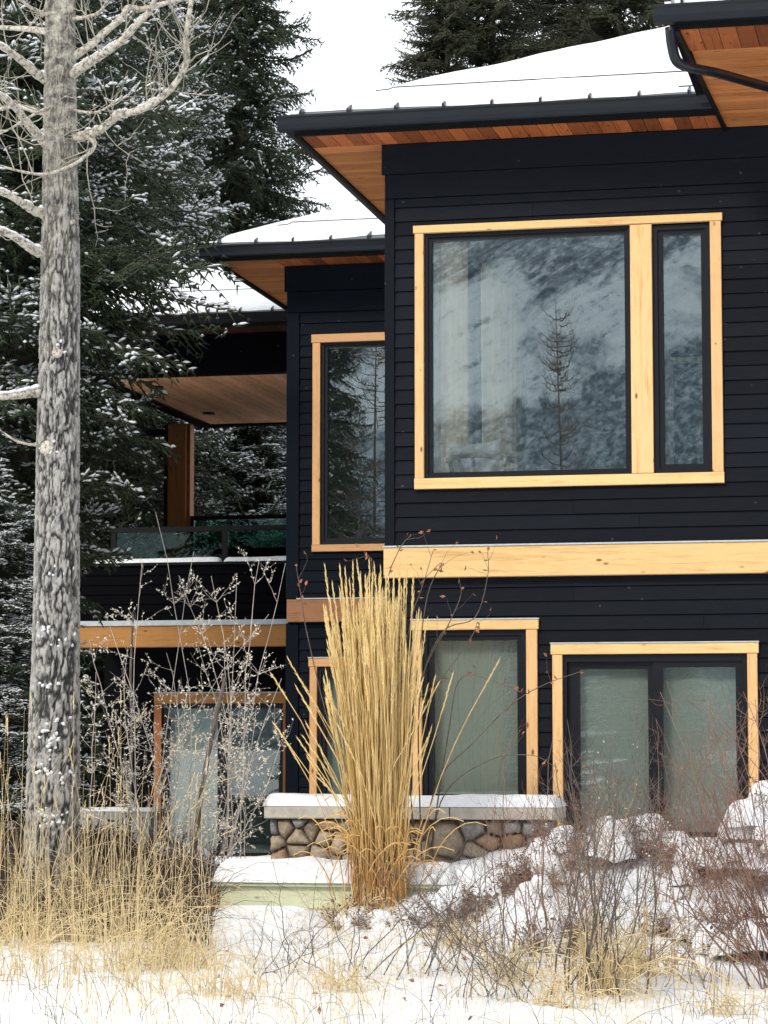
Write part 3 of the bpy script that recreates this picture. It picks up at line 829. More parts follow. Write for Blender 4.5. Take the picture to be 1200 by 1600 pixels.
def roof(x0, x1, y0, y1, z0, pitch, snow_in, parent, th=.055, seam=.385, label=None, front_bare=.085, lump=0.024, seed=1, guard=None):
    """hip roof; x0,y0 = front left eave corner"""
    w = (y1 - y0) / 2; zr = z0 + pitch * w
    A, B, C_, D = (x0, y0, z0), (x1, y0, z0), (x1, y1, z0), (x0, y1, z0); E, F = (x0 + w, y0 + w, zr), (x1, y0 + w, zr)
    dn = .03
    r = MB().add([A, B, F, E, C_, D] + [(p[0], p[1], p[2] - dn) for p in (A, B, F, E, C_, D)],
                 [(0, 1, 2, 3), (3, 2, 4, 5), (5, 0, 3), (7, 6, 9, 8), (8, 9, 11, 10), (6, 11, 9), (0, 6, 7, 1), (5, 11, 6, 0)]).build('roof', M['metal'], parent)
    if label: r['label'] = label
    X = x0 + .12
    k = 0
    while X < min(x1, x0 + 7) and k < 40:                        # standing seams
        L = min(w, X - x0) - .02
        s = MB().hexa([(X - .008, y0 + .01, z0 + .002), (X + .008, y0 + .01, z0 + .002), (X + .008, y0 + L, z0 + pitch * L), (X - .008, y0 + L, z0 + pitch * L),
                   (X - .008, y0 + .01, z0 + .04), (X + .008, y0 + .01, z0 + .04), (X + .008, y0 + L, z0 + pitch * L + .035), (X - .008, y0 + L, z0 + pitch * L + .035)])
        s.build('seam', M['metal'], r); X += seam; k += 1
    # snow blanket: front and left faces as one grid each, thin ragged lower edge
    def face(side):
        n, m = 150, 46
        U, V = np.meshgrid(np.linspace(0, 1, n), np.linspace(0, 1, m)); V = V ** 1.5
        L = min(x1 - x0, 9.0) if side == 'f' else (y1 - y0)
        run = U * L
        edge = front_bare * (fbm(run * 1.1 + seed * 7, run * 0 + seed, 4, seed) * 2.2 - .55)
        edge = np.clip(edge, -.05, .3) + .015
        lo_run = run
        dmax = np.minimum(w, run + 0.0) if side == 'f' else np.minimum(np.minimum(w, run), (y1 - y0) - run)
        dmax = np.maximum(dmax, edge + .01)
        dist = edge + (dmax - edge) * V
        t_ = th * (1 - np.exp(-(dist - edge) / .035)) + lump * (fbm(run * 2, dist * 2, 4, seed + 3) - .3) * (1 - np.exp(-(dist - edge) / .2))
        Z = z0 + pitch * dist + np.maximum(t_, .002)
        P = np.stack([x0 + run, y0 + dist, Z], -1) if side == 'f' else np.stack([x0 + dist, y0 + run, Z], -1)
        ii = np.arange(n * m).reshape(m, n)
        f = np.stack([ii[:-1, :-1], ii[:-1, 1:], ii[1:, 1:], ii[1:, :-1]], -1).reshape(-1, 4)
        if side == 'l': f = f[:, ::-1]
        return P.reshape(-1, 3), f
    v, f = merge([face('f'), face('l')])
    mesh_obj('roof_snow', v, f, M['snow'], r, smooth=True, kind='stuff')
    if guard:                                                    # crack line where the upper snow has crept: thin snow rail lying along the slope
        g0, g1, gd = guard; zz = z0 + pitch * gd + th + .012
        pts = [(g0 - .12, y0 + gd - .13, zz - .055), (g0 - .02, y0 + gd - .11, zz - .045), (g0, y0 + gd, zz), (g1, y0 + gd, zz)]
        v, f = tube(pts, .0045, 5); mesh_obj('snow_rail', v, f, M['metal'], r)
    return r


PITCH = .46
ZE = 6.562                                        # roof metal at the eave line
# main eave: inner fascia at x=-4.91, y=19.49
eM = empty('eave', (0, 0, 0), None, None); eM.parent = house; eM.location = (-5, 19.4, ZS); eM.location -= house.location; WL[eM] = np.array((-5, 19.4, ZS)); eM['label'] = 'deep eave of the main volume with cedar soffit'
fxM, fyM = -4.93, 19.47
xRf = -1.60
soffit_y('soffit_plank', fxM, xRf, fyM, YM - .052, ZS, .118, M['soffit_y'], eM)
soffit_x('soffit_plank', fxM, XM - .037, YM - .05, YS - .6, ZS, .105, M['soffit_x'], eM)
MB().box(fxM - .03, xRf, fyM - .03, fyM - .001, ZS - .02, ZE - .02).build('fascia', M['metal_dull'], eM)
MB().box(fxM - .03, fxM - .001, fyM, YS + 2, ZS - .02, ZE - .02).build('fascia', M['metal_dull'], eM)
gutter_front(fxM - .15, xRf - .03, fyM - .032, ZS + .012, eM)
gutter_side(fyM - .03, YS + 1.5, fxM - .032, ZS + .012, eM)
roof(fxM - .09, XR + .5, fyM - .09, 29.4, ZE, PITCH, .03, house, label='snow covered hip roof of the main volume', seed=2, guard=(-4.27, -1.6, .62))
# second eave
eS = empty('eave', (0, 0, 0), None, None); eS.parent = house; eS.location = np.array((-7, 24.4, ZS)) - np.array(house.location); WL[eS] = np.array((-7, 24.4, ZS)); eS['label'] = 'eave of the stepped back wing'
fxS, fyS = -7.04, 24.47
soffit_y('soffit_plank', XS - .037, fxM + .1, fyS, YS - .052, ZS, .118, M['soffit_y'], eS)
soffit_x('soffit_plank', fxS, XS - .039, fyS, YP - .5, ZS, .105, M['soffit_x'], eS)
MB().box(fxS - .03, fxM + .2, fyS - .03, fyS - .001, ZS - .02, ZE - .02).build('fascia', M['metal_dull'], eS)
MB().box(fxS - .03, fxS - .001, fyS, YP + .5, ZS - .02, ZE - .02).build('fascia', M['metal_dull'], eS)
gutter_front(fxS - .15, fxM + .2, fyS - .032, ZS + .012, eS)
gutter_side(fyS - .03, YP, fxS - .032, ZS + .012, eS)
roof(fxS - .09, 2.0, fyS - .09, 34.5, ZE, PITCH, .03, house, label='snow covered roof of the stepped back wing', seed=5, guard=(-6.38, -4.9, .55))
# porch eave
eP = empty('eave', (0, 0, 0), None, None); eP.parent = house; eP.location = np.array((-10, 28.4, ZS)) - np.array(house.location); WL[eP] = np.array((-10, 28.4, ZS)); eP['label'] = 'dark eave of the covered balcony'
fxP, fyP = -10.6, 28.4
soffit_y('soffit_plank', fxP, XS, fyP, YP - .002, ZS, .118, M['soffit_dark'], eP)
MB().box(fxP - .03, XS, fyP - .03, fyP - .001, ZS - .02, ZE - .02).build('fascia', M['metal_dull'], eP)
MB().box(fxP - .03, fxP - .001, fyP, 34.6, ZS - .02, ZE - .02).build('fascia', M['metal_dull'], eP)
gutter_front(fxP - .15, fxS + .05, fyP - .032, ZS + .012, eP, mat=M['metal_dull'])
soffit_x('soffit_plank', fxP, XP, YP, 34.6, ZS, .14, M['soffit_x'], eP)
roof(fxP - .09, -5.5, fyP - .09, 34.8, ZE, PITCH, .03, house, label='snow covered balcony roof behind the spruce branches', seed=9, guard=(-9.3, -7.2, .75))
# right front eave, nearer to the camera
eR = empty('eave', (0, 0, 0), None, None); eR.parent = house; eR.location = np.array((-1.6, 17, ZS)) - np.array(house.location); WL[eR] = np.array((-1.6, 17, ZS)); eR['label'] = 'large projecting eave at the upper right corner'
fxR, fyR = -1.66, 17.03
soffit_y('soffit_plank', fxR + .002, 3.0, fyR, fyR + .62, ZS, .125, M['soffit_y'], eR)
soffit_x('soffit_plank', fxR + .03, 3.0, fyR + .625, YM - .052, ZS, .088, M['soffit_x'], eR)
MB().box(fxR - .03, 3, fyR - .03, fyR - .001, ZS - .02, ZE - .02).build('fascia', M['metal_dull'], eR)
MB().hexa([(fxR - .03, fyR, ZS - .03), (fxR - .001, fyR, ZS - .03), (xRf + .028, YM - .05, ZS - .03), (xRf - .001, YM - .05, ZS - .03),
           (fxR - .03, fyR, ZE), (fxR - .001, fyR, ZE), (xRf + .028, YM - .05, ZE), (xRf - .001, YM - .05, ZE)]).build('fascia', M['metal_dull'], eR)
gutter_front(fxR - .16, 3, fyR - .032, ZS + .012, eR)
roof(fxR - .09, 5, fyR - .09, 27, ZE, PITCH, .03, house, label='snow covered roof edge at the upper right corner', seed=12)
# diverter plate at the end of the main gutter
pa = at(1057, 152, fyM + .05); pb = at(1090, 133, fyM + .15)
MB().add([(pa[0], pa[1], ZE), (pa[0], pa[1], pa[2] + .06), (pa[0] + .02, pa[1], pa[2] + .09), (pb[0], pa[1], pa[2] + .09), (pb[0] + .05, pa[1], ZE),
          (pa[0], pa[1] + .02, ZE), (pa[0], pa[1] + .02, pa[2] + .06), (pa[0] + .02, pa[1] + .02, pa[2] + .09), (pb[0], pa[1] + .02, pa[2] + .09), (pb[0] + .05, pa[1] + .02, ZE)],
         [(0, 1, 2, 3, 4)[::-1], (5, 6, 7, 8, 9), (0, 5, 6, 1), (1, 6, 7, 2), (2, 7, 8, 3), (3, 8, 9, 4)]).build('diverter_plate', M['metal_dull'], eM)
# downspout: drops from the near gutter and runs back under the soffit
ds = [at(1047, 42, 16.95), at(1050, 70, 16.97), at(1058, 96, 17.0), at(1080, 106, 17.1), at(1120, 114, 17.4), at(1200, 136, 18.3), at(1260, 150, 18.9), at(1300, 165, 19.9)]
v, f = tube(spline(ds, 26), .036, 4)
d_ = mesh_obj('downspout', v, f, M['metal'], eR)

# --- covered balcony
PB = [at(350, y, YP)[2] for y in (583, 878, 968, 977, 1010)]     # beam underside, parapet top, parapet base, timber top, timber base
balc = MB().box(XP, XS, YP, YP + .22, PB[0], ZS - .001).build('balcony_header', M['siding_p'], house)
m = MB().box(XP, XP + .2, YP + .22, 34, PB[0], ZS - .001).box(XP + .2, XS, 33.8, 34, PB[0], ZS - .001).build('balcony_header', M['siding_p'], house)
ceil = MB().box(XP + .2, XS, YP + .22, 33.8, PB[0] + .05, PB[0] + .07).build('balcony_ceiling', M['black'], house)
x = XP + .2; w = .125
while x < XS - .02:
    xe = min(x + w, XS); MB().box(x + .003, xe - .003, YP + .222, 33.8, PB[0] + .022, PB[0] + .048).build('ceiling_plank', M['ceiling_y'], ceil); x += w
for px, py in ((245, 604), (326, 645)):
    p = atz(px, py, PB[0] + .02); k = 14
    vv = [(p[0] + .085 * math.cos(a), p[1] + .085 * math.sin(a), PB[0] + dz) for dz in (.004, .021) for a in np.linspace(0, 2 * math.pi, k, endpoint=False)]
    ff = [tuple(range(k))] + [(i, i + k, (i + 1) % k + k, (i + 1) % k) for i in range(k)]
    L = MB().add(vv, ff).build('recessed_light', M['metal_dull'], ceil)
# parapet of boards
par = MB().box(XP, XS, YP, YP + .18, PB[2], PB[1]).build('balcony_parapet', M['black'], house)
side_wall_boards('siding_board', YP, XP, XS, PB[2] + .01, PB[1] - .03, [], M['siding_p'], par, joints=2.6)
bx('parapet_cap', XP - .02, XS, YP - .04, YP + .2, PB[1] - .03, PB[1] - .002, M['metal_dull'], par)
MB().box(XP, XP + .18, YP + .18, 34, PB[2], PB[1]).box(XP + .18, XS, 33.82, 34, 3.0, 4.27).build('rear_parapet', M['siding_p'], house)
bx('balcony_flashing', XP - .02, XS, YP - .06, YP, PB[3] + .003, PB[2] - .005, M['flash'], house)
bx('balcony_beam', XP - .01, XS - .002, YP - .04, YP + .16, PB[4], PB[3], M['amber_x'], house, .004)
MB().box(XP, XS, YP + .18, 34, PB[4] + .1, PB[4] + .35).build('balcony_floor', M['black'], house)
# railing
rz = [at(350, y, YP)[2] for y in (821, 829)]
xl = at(172, 824, YP)[0]
rail = MB().box(xl, XS, YP + .05, YP + .1, rz[1], rz[0]).build('railing', M['metal_dull'], house)
for px in (349, 175):
    p = at(px, 850, YP)[0]; MB().box(p - .032, p + .032, YP + .052, YP + .098, PB[1] + .0, rz[1] - .001).build('railing_post', M['metal_dull'], rail)
xa, xb = at(345, 850, YP)[0], at(354, 850, YP)[0]
for a, b in ((xl + .04, xa - .0), (xb, XS - .01)):
    MB().box(a, b, YP + .07, YP + .08, PB[1] + .03, rz[1] - .002).build('glass_panel', M['glass_rail'], rail)
yb = 33.75
zf = [at(370, y, yb)[2] for y in (805, 811, 856)]; xpf = at(297, 800, yb)[0]
rr = MB().box(xpf, XS, yb, yb + .05, zf[1], zf[0]).box(xpf, xpf + .05, yb, yb + .05, 3.0, zf[1]).build('rear_railing', M['metal_dull'], house)
MB().box(xpf + .06, XS, yb + .02, yb + .03, zf[2], zf[1] - .002).build('glass_panel', M['glass_rail'], rr)
# corner post with dark screen frame
px0, px1 = at(262, 750, yb - .1)[0], at(290, 750, yb - .1)[0]
post = bx('post', px0, px1, yb - .1, yb + .15, 2.9, PB[0] + .02, M['amber_z'], house, .006)
MB().box(px1 + .002, px1 + .045, yb - .04, yb + .15, 2.9, PB[0] + .02).build('post_facing', M['amber_z'], post)
MB().box(px0 - .07, px0 - .002, yb - .05, yb + .05, 2.9, PB[0] + .02).build('screen_frame', M['metal_dull'], post)
MB().box(px0 - .9, px0 - .072, yb - .05, yb + .02, PB[0] - .12, PB[0] - .04).build('screen_frame', M['metal_dull'], post)
# wall and glazed doors under the balcony
YD = 29.9
zb = at(300, 1345, YD)[2]
dA = at(240, 1200, YD - .04)[0]; dB = at(449, 1200, YD - .04)[0]; zt0 = at(340, 1083, YD)[2]; zt1 = at(340, 1099, YD)[2]
dj1 = at(252, 1200, YD - .04)[0]; dj2 = at(443, 1200, YD)[0]
backing(YD, XP, XS + .2, -.1, PB[4] + .1, [(dj1, dj2, zb, zt1)], .2, house, 'under_balcony_wall')
dd = MB(); g1 = (at(263, 1200, YD)[0], at(340, 1200, YD)[0]); g2 = (at(356, 1200, YD)[0], at(438, 1200, YD)[0]); zg = at(340, 1107, YD)[2]
dd.box(dj1, g1[0], YD, YD + .1, zb, zt1).box(g1[1], g2[0], YD, YD + .1, zb, zt1).box(g2[1], dj2, YD, YD + .1, zb, zt1)
dd.box(g1[0], g1[1], YD, YD + .1, zg, zt1).box(g2[0], g2[1], YD, YD + .1, zg, zt1).box(g1[0], g1[1], YD, YD + .1, zb, zb + .1).box(g2[0], g2[1], YD, YD + .1, zb, zb + .1)
door4 = dd.build('patio_door', M['frame'], house); door4['label'] = 'glazed door pair under the balcony behind the pale shrub'
for g in (g1, g2): MB().box(g[0], g[1], YD + .04, YD + .05, zb + .1, zg).build('pane', M['glass_low'], door4)
bx('trim_board', dA, dB, YD - .045, YD - .001, zt1, zt0, M['amber_x'], door4, .003)
bx('trim_board', dA, dj1 - .002, YD - .04, YD - .001, zb, zt1 - .002, M['amber_z'], door4, .003)
bx('trim_board', dj2 + .002, dB, YD - .04, YD - .001, zb, zt1 - .002, M['amber_z'], door4, .003)
bx('drip_flashing', dA - .01, dB, YD - .052, YD - .001, zt0 + .001, zt0 + .014, M['flash'], door4)
bx('roller_shade', g1[0] - .03, g1[1] + .03, YD + .13, YD + .134, zb, zg + .02, M['shade'], house)
bx('roller_shade', g2[0] - .03, g2[1] + .03, YD + .13, YD + .134, zb, zg + .02, M['shade_dark'], house)
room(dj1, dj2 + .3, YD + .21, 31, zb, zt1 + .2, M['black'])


# --- snow lying on ledges
def snow_slab(name, x0, x1, y0, y1, z, h, parent=None, n=None, seed=0, over=.02, rnd=.06, label=None, cat=None, skew=None):
    nx = n or max(12, int((x1 - x0) / .02)); ny = 9
    U, V = np.meshgrid(np.linspace(x0 - over, x1 + over, nx), np.linspace(y0 - over, y1 + over, ny))
    dx = np.minimum(U - (x0 - over), (x1 + over) - U); dy = np.minimum(V - (y0 - over), (y1 + over) - V)
    prof = lambda d: np.sqrt(np.clip(1 - (1 - np.clip(d / rnd, 0, 1)) ** 2, 0, 1))
    Z = z + h * prof(dx) * prof(dy) * (.72 + .55 * fbm(U * 2.6 + seed, V * 3, 4, seed)) + .001
    top = np.stack([U, V, Z], -1).reshape(-1, 3); bot = top.copy(); bot[:, 2] = z + .002
    ii = np.arange(nx * ny).reshape(ny, nx); f = np.stack([ii[:-1, :-1], ii[:-1, 1:], ii[1:, 1:], ii[1:, :-1]], -1).reshape(-1, 4)
    return mesh_obj(name, np.vstack([top, bot]), np.vstack([f, f[:, ::-1] + nx * ny]), M['snow'], parent, smooth=True, label=label)


xg = at(347, 878, YP)[0]
snow_slab('snow_strip', at(143, 878, YP)[0], xg - .03, YP - .03, YP + .15, PB[1] + .001, .055, par, seed=3)
snow_slab('snow_strip', xg + .05, XS - .03, YP - .03, YP + .15, PB[1] + .001, .055, par, seed=4)
sg = MB()
# --- chair, pillow and curtains in the upper room
def add_tube_obj(name, pts, r, mat, parent, n=20, k=8):
    v, f = tube(spline(pts, n), r, k); return mesh_obj(name, v, f, mat, parent, smooth=True)


CY = 20.75
c0 = at(750, 738, CY); cz = 3.205
chair = empty('lounge_chair', (c0[0], CY, cz), 'wooden armchair with curved back rail behind the big upper window', 'chair')
aa = [at(697, 720, CY + .15), at(712, 714, CY), at(740, 711, CY - .12), at(765, 713, CY - .1), at(790, 716, CY + .05), at(812, 722, CY + .35)]
add_tube_obj('back_rail', aa, .022, M['chairwood'], chair)
bz = 3.62
for (tx, ty, bxp, byp) in ((716, 715, 722, 738), (737, 711, 741, 738), (790, 716, 786, 738), (700, 719, 706, 738)):
    a = at(tx, ty, CY - .05); b = at(bxp, byp, CY - .02); b2 = b.copy(); b2[2] = cz
    add_tube_obj('leg', [a, b, (b + b2) / 2 + [0, .02, 0], b2], .016, M['chairwood'], chair, 8, 6)
MB().box(c0[0] - .3, c0[0] + .3, CY - .02, CY + .5, 3.56, 3.62).build('seat', M['chairwood'], chair)
# pillow: puffed square, leaning
n = 17; U, V = np.meshgrid(np.linspace(-1, 1, n), np.linspace(-1, 1, n))
puff = .075 * np.sqrt(np.clip((1 - U ** 4) * (1 - V ** 4), 0, 1))
pin = 1 - .10 * (1 - U * U) * (np.abs(V) ** 3); pin2 = 1 - .10 * (1 - V * V) * (np.abs(U) ** 3)
pc = at(739, 722, CY + .16)
def pil(sign):
    x_ = U * .235 * pin2; z_ = V * .2 * pin; return np.stack([pc[0] + x_, pc[1] + sign * puff + .12 * V * .2, pc[2] + z_ * .95 + .05 * U * (V > -2) * .5 - .02], -1).reshape(-1, 3)
ii = np.arange(n * n).reshape(n, n); f = np.stack([ii[:-1, :-1], ii[:-1, 1:], ii[1:, 1:], ii[1:, :-1]], -1).reshape(-1, 4)
pl = mesh_obj('pillow', np.vstack([pil(-1), pil(1)]), np.vstack([f, f[:, ::-1] + n * n]), M['pillow'], smooth=True)
tag(pl, 'white square pillow leaning on the armchair behind the upper window', 'pillow')


def curtain(y0, y1, x, z0, z1, label, folds):
    n, m = folds * 10, 6; U, V = np.meshgrid(np.linspace(0, 1, n), np.linspace(0, 1, m))
    off = .045 * np.sin(U * folds * 2 * math.pi + .8 * np.sin(U * 9)) * (.8 + .2 * V)
    P = np.stack([x + off, y0 + (y1 - y0) * U, z0 + (z1 - z0) * V], -1).reshape(-1, 3); Q = P.copy(); Q[:, 0] += .004
    ii = np.arange(n * m).reshape(m, n); f = np.stack([ii[:-1, :-1], ii[:-1, 1:], ii[1:, 1:], ii[1:, :-1]], -1).reshape(-1, 4)
    return tag(mesh_obj('curtain', np.vstack([P, Q]), np.vstack([f, f[:, ::-1] + n * m]), M['curtain'], smooth=True), label, 'curtain', 'curtains of the upper room')


curtain(20.45, 21.9, XM + .3, 3.22, 5.95, 'cream curtain nearest the glass at the left of the big window', 6)
curtain(22.7, 24.9, XM + .3, 3.22, 5.95, 'cream curtain farther inside the room right of the bright side window', 7)

# ------------------------------------------------------------------ stone wall, bench, ledges
YW = 19.15
wx0, wx1 = at(420, 1270, YW)[0], at(862, 1262, YW)[0]
zc1 = at(650, 1261, YW)[2]; zc0 = at(650, 1280, YW)[2]; zw0 = at(650, 1350, YW)[2] - .25
swall = empty('stone_wall', (wx0, YW, zw0), 'low field stone wall with pale cap slabs under the lower window', 'wall')
MB().box(wx0 + .03, wx1 - .03, YW + .06, YW + .5, zw0, zc0 - .002).build('mortar_core', M['mortar'], swall)


def voronoi_cells(x0, x1, z0, z1, pts):
    out = []
    for i, p in enumerate(pts):
        poly = [(x0, z0), (x1, z0), (x1, z1), (x0, z1)]
        for j, q in enumerate(pts):
            if i == j: continue
            mx, mz = (p[0] + q[0]) / 2, (p[1] + q[1]) / 2; nx, nz = q[0] - p[0], q[1] - p[1]
            new = []
            for a, b in zip(poly, poly[1:] + poly[:1]):
                da = (a[0] - mx) * nx + (a[1] - mz) * nz; db = (b[0] - mx) * nx + (b[1] - mz) * nz
                if da <= 0: new.append(a)
                if (da < 0) != (db < 0) and abs(da - db) > 1e-12:
                    t = da / (da - db); new.append((a[0] + (b[0] - a[0]) * t, a[1] + (b[1] - a[1]) * t))
            poly = new
            if len(poly) < 3: break
        if len(poly) >= 3: out.append((p, poly))
    return out


rs = random.Random(5)
pts = []
big = (at(695, 1312, YW)[0], at(695, 1312, YW)[2])
tries = 0
while len(pts) < 72 and tries < 4000:
    tries += 1
    q = (rs.uniform(wx0, wx1), rs.uniform(zw0, zc0))
    if math.hypot(q[0] - big[0], q[1] - big[1]) < .26: continue
    if all(math.hypot((q[0] - p[0]) * .75, q[1] - p[1]) > .088 for p in pts): pts.append(q)
pts.append(big)
for i, (p, poly) in enumerate(voronoi_cells(wx0, wx1, zw0, zc0, pts)):
    cx = sum(a[0] for a in poly) / len(poly); czz = sum(a[1] for a in poly) / len(poly)
    ring = []
    m = len(poly)
    for a, b in zip(poly, poly[1:] + poly[:1]):                 # rounded outline: cut the corners
        for t in (.13, .5, .87): ring.append((a[0] + (b[0] - a[0]) * t, a[1] + (b[1] - a[1]) * t))
    pr = rs.uniform(.0, .035); v = []; k = len(ring)
    for (s_, y_) in ((.96, .10), (.93, .03 - pr * .5), (.72, -.005 - pr), (.38, -.02 - pr)):
        for a in ring: v.append((cx + (a[0] - cx) * s_ + rs.uniform(-.004, .004), YW + .02 + y_, czz + (a[1] - czz) * s_ + rs.uniform(-.004, .004)))
    f = [(l * k + j, l * k + (j + 1) % k, (l + 1) * k + (j + 1) % k, (l + 1) * k + j) for l in range(3) for j in range(k)] + [tuple(3 * k + j for j in range(k))]
    mesh_obj('stone', v, f, STONES[(i * 7 + i // 3) % 3] if p != big else STONES[0], swall, smooth=True)
cx = [wx0 - .03, at(548, 1262, YW)[0], at(704, 1262, YW)[0], wx1 + .03]
for a, b in zip(cx[:-1], cx[1:]): bx('cap_slab', a + .004, b - .004, YW - .05, YW + .55, zc0, zc1, M['capstone'], swall, .008)
snow_slab('wall_snow', wx0 - .02, wx1 + .02, YW - .03, YW + .52, zc1 + .001, .085, swall, seed=8)

YB = 18.3
bx0, bx1 = at(343, 1390, YB)[0], at(700, 1390, YB)[0]
zt, z1b, z2b, z3b = [at(440, y, YB)[2] for y in (1379, 1385, 1419, 1455)]
bench = empty('timber_planter_edge', (bx0, YB, z3b - .1), 'green treated timber garden edging with thick snow on its top board', 'garden edging')
bx('top_board', bx0 - .03, bx1 + .03, YB - .04, YB + .3, z1b, zt, M['green_x'], bench, .004)
bx('face_board', bx0, bx0 + 1.05, YB, YB + .04, z2b, z1b - .002, M['green_x'], bench, .004)
bx('face_board', bx0 + 1.054, bx1, YB, YB + .04, z2b, z1b - .002, M['green_x'], bench, .004)
for a in np.linspace(bx0 + .04, bx1 - .1, 4): bx('post', a, a + .09, YB + .045, YB + .13, z3b - .25, z1b - .004, M['grey_x'], bench, .004)
bx('lower_board', bx0 + .02, bx1, YB + .14, YB + .17, z3b - .2, z2b + .04, M['grey_x'], bench)
snow_slab('edging_snow', bx0 - .03, bx1 + .03, YB - .04, YB + .42, zt + .001, .15, bench, seed=12, rnd=.11)
YL_ = 21.8
l0, l1 = at(245, 1345, YL_)[0], at(425, 1350, YL_)[0]; lz = at(330, 1352, YL_)[2]
led = empty('low_garden_wall', (l0, YL_, lz - .6), 'low dark garden wall capped with smooth snow below the glazed doors', 'wall')
bx('wall_body', l0, l1 + .8, YL_, YL_ + .3, lz - .7, lz, M['concrete'], led)
snow_slab('wall_snow', l0, l1 + .8, YL_ - .02, YL_ + .3, lz + .001, .07, led, seed=15)
o = bx('timber_stake', at(328, 1390, 18.9)[0], at(342, 1390, 18.9)[0], 18.9, 18.98, 0, at(335, 1389, 18.9)[2], M['amber_x'])
tag(o, 'short orange timber stake at the left end of the green edging', 'stake')
YC = 26.5
a, b = at(90, 1268, YC), at(232, 1268, YC)
led2 = empty('concrete_ledge', (a[0], YC, 0), 'plain grey concrete ledge just right of the big trunk base', 'ledge')
bx('ledge_body', a[0], b[0], YC, YC + .4, 0, a[2], M['concrete'], led2)
snow_slab('ledge_snow', a[0], b[0], YC + .12, YC + .4, a[2] + .001, .04, led2, seed=19)


# ------------------------------------------------------------------ spruces
def bough_template(r, snowy):
    """unit bough (length 1.7) along +X with side twigs; returns P0, P1, R arrays and snow marks"""
    P0, P1, R = [], [], []
    L = 1.7; pos = .12
    while pos < L:
        t = pos / L
        for sd in (-1, 1):
            l2 = (.46 * (1 - t) ** .8 + .12) * r.uniform(.6, 1.25) * min(1, t * 3 + .35)
            ang = math.radians(r.uniform(38, 72)) * sd
            d = np.array([math.cos(ang), math.sin(ang), r.uniform(-.75, .2)]); p = np.array([pos, 0, 0.0])
            n = max(1, int(l2 / .085)); st = l2 / n
            for i in range(n):
                q = p + d * st; P0.append(p); P1.append(q + d * st * .3); R.append(.013)
                for s2 in (-1, 1):
                    if r.random() < .85:
                        a2 = ang + s2 * math.radians(r.uniform(25, 70)); l3 = r.uniform(.05, .115)
                        d3 = np.array([math.cos(a2), math.sin(a2), r.uniform(-1.1, .35)]); d3 /= np.linalg.norm(d3); P0.append(q); P1.append(q + d3 * l3); R.append(.0125)
                d = d + np.array([.12 + r.uniform(-.15, .15), r.uniform(-.15, .15), r.uniform(-.25, .12)]); d /= np.linalg.norm(d); p = q
        P0.append(np.array([pos, 0, 0])); P1.append(np.array([pos + .12, r.uniform(-.04, .04), r.uniform(-.02, .08)])); R.append(.014)
        pos += r.uniform(.06, .09)
    return np.array(P0), np.array(P1), np.array(R)


_r = random.Random(3)
TEMPL = [bough_template(_r, 0) for _ in range(7)]


def spruce_crown(seed, H, z0, rad, dz, per, snow, thick=1.0, keep=1.0, reach=None):
    r = np.random.default_rng(seed); SA = []; SB = []; SR = []; BA = []; BB = []; NP = []; ND = []
    z = z0
    while z < H - .25:
        R0 = rad(z)
        for k in range(per):
            if r.random() > keep: continue
            az = r.uniform(0, 2 * math.pi); L = R0 * r.uniform(.55, 1.18)
            if reach is not None: L *= reach(az, z)
            if L < .15: continue
            A, B, R = TEMPL[r.integers(len(TEMPL))]
            s = L / 1.7; el = r.uniform(-.12, .38) - .25 * (1 - z / H); curve = r.uniform(.12, .3) * (1 + .6 * (1 - z / H))
            tip = r.uniform(0, .25)
            sel = r.random(len(A)) < min(1, .35 + s * .65)
            a = A[sel].copy(); b = B[sel].copy(); rr = R[sel]
            dlt = b - a; a = a * s; b = a + dlt * (.55 + .45 * min(s, 1.3))
            zz = z + r.uniform(-dz, dz) * .5
            roll = r.normal(0, .45)

            def tf(p):
                x, y, q = p[:, 0], p[:, 1] * math.cos(roll) - p[:, 2] * math.sin(roll), p[:, 1] * math.sin(roll) + p[:, 2] * math.cos(roll); u = np.clip(x / max(L, .1), 0, 1.3)
                h = q + x * el - curve * L * (u ** 1.6) + tip * L * u ** 4
                return np.stack([x * math.cos(az) - y * math.sin(az), x * math.sin(az) + y * math.cos(az), h + zz], 1)
            ta, tb = tf(a), tf(b)
            SA.append(ta); SB.append(tb); SR.append(rr * thick)
            if snow > 0:
                u = a[:, 0] / L
                load = vnoise(a[:, 0] * 6 + az * 9, a[:, 1] * 6 + z * 3, seed) * .55 + vnoise(a[:, 0] * 1.3 + az * 5, z * 2.1 + a[:, 1], seed + 1) * .35 + .12 * u
                m = (load > 1 - snow) & (u > .25) & (tb[:, 2] - ta[:, 2] > -.035) & (r.random(len(a)) < .85)
                if m.any():
                    NP.append((ta[m] + tb[m]) / 2 + [0, 0, .012]); ND.append(tb[m] - ta[m])
            xs = np.linspace(0, L * .95, 5); ax = tf(np.stack([xs, xs * 0, xs * 0], 1)); BA.append(ax[:-1]); BB.append(ax[1:])
        z += dz
    A, B, R = np.concatenate(SA), np.concatenate(SB), np.concatenate(SR)
    br = (np.concatenate(BA), np.concatenate(BB))
    return segs(A, B, R, 0, 3), br, (np.concatenate(NP), np.concatenate(ND)) if NP else None


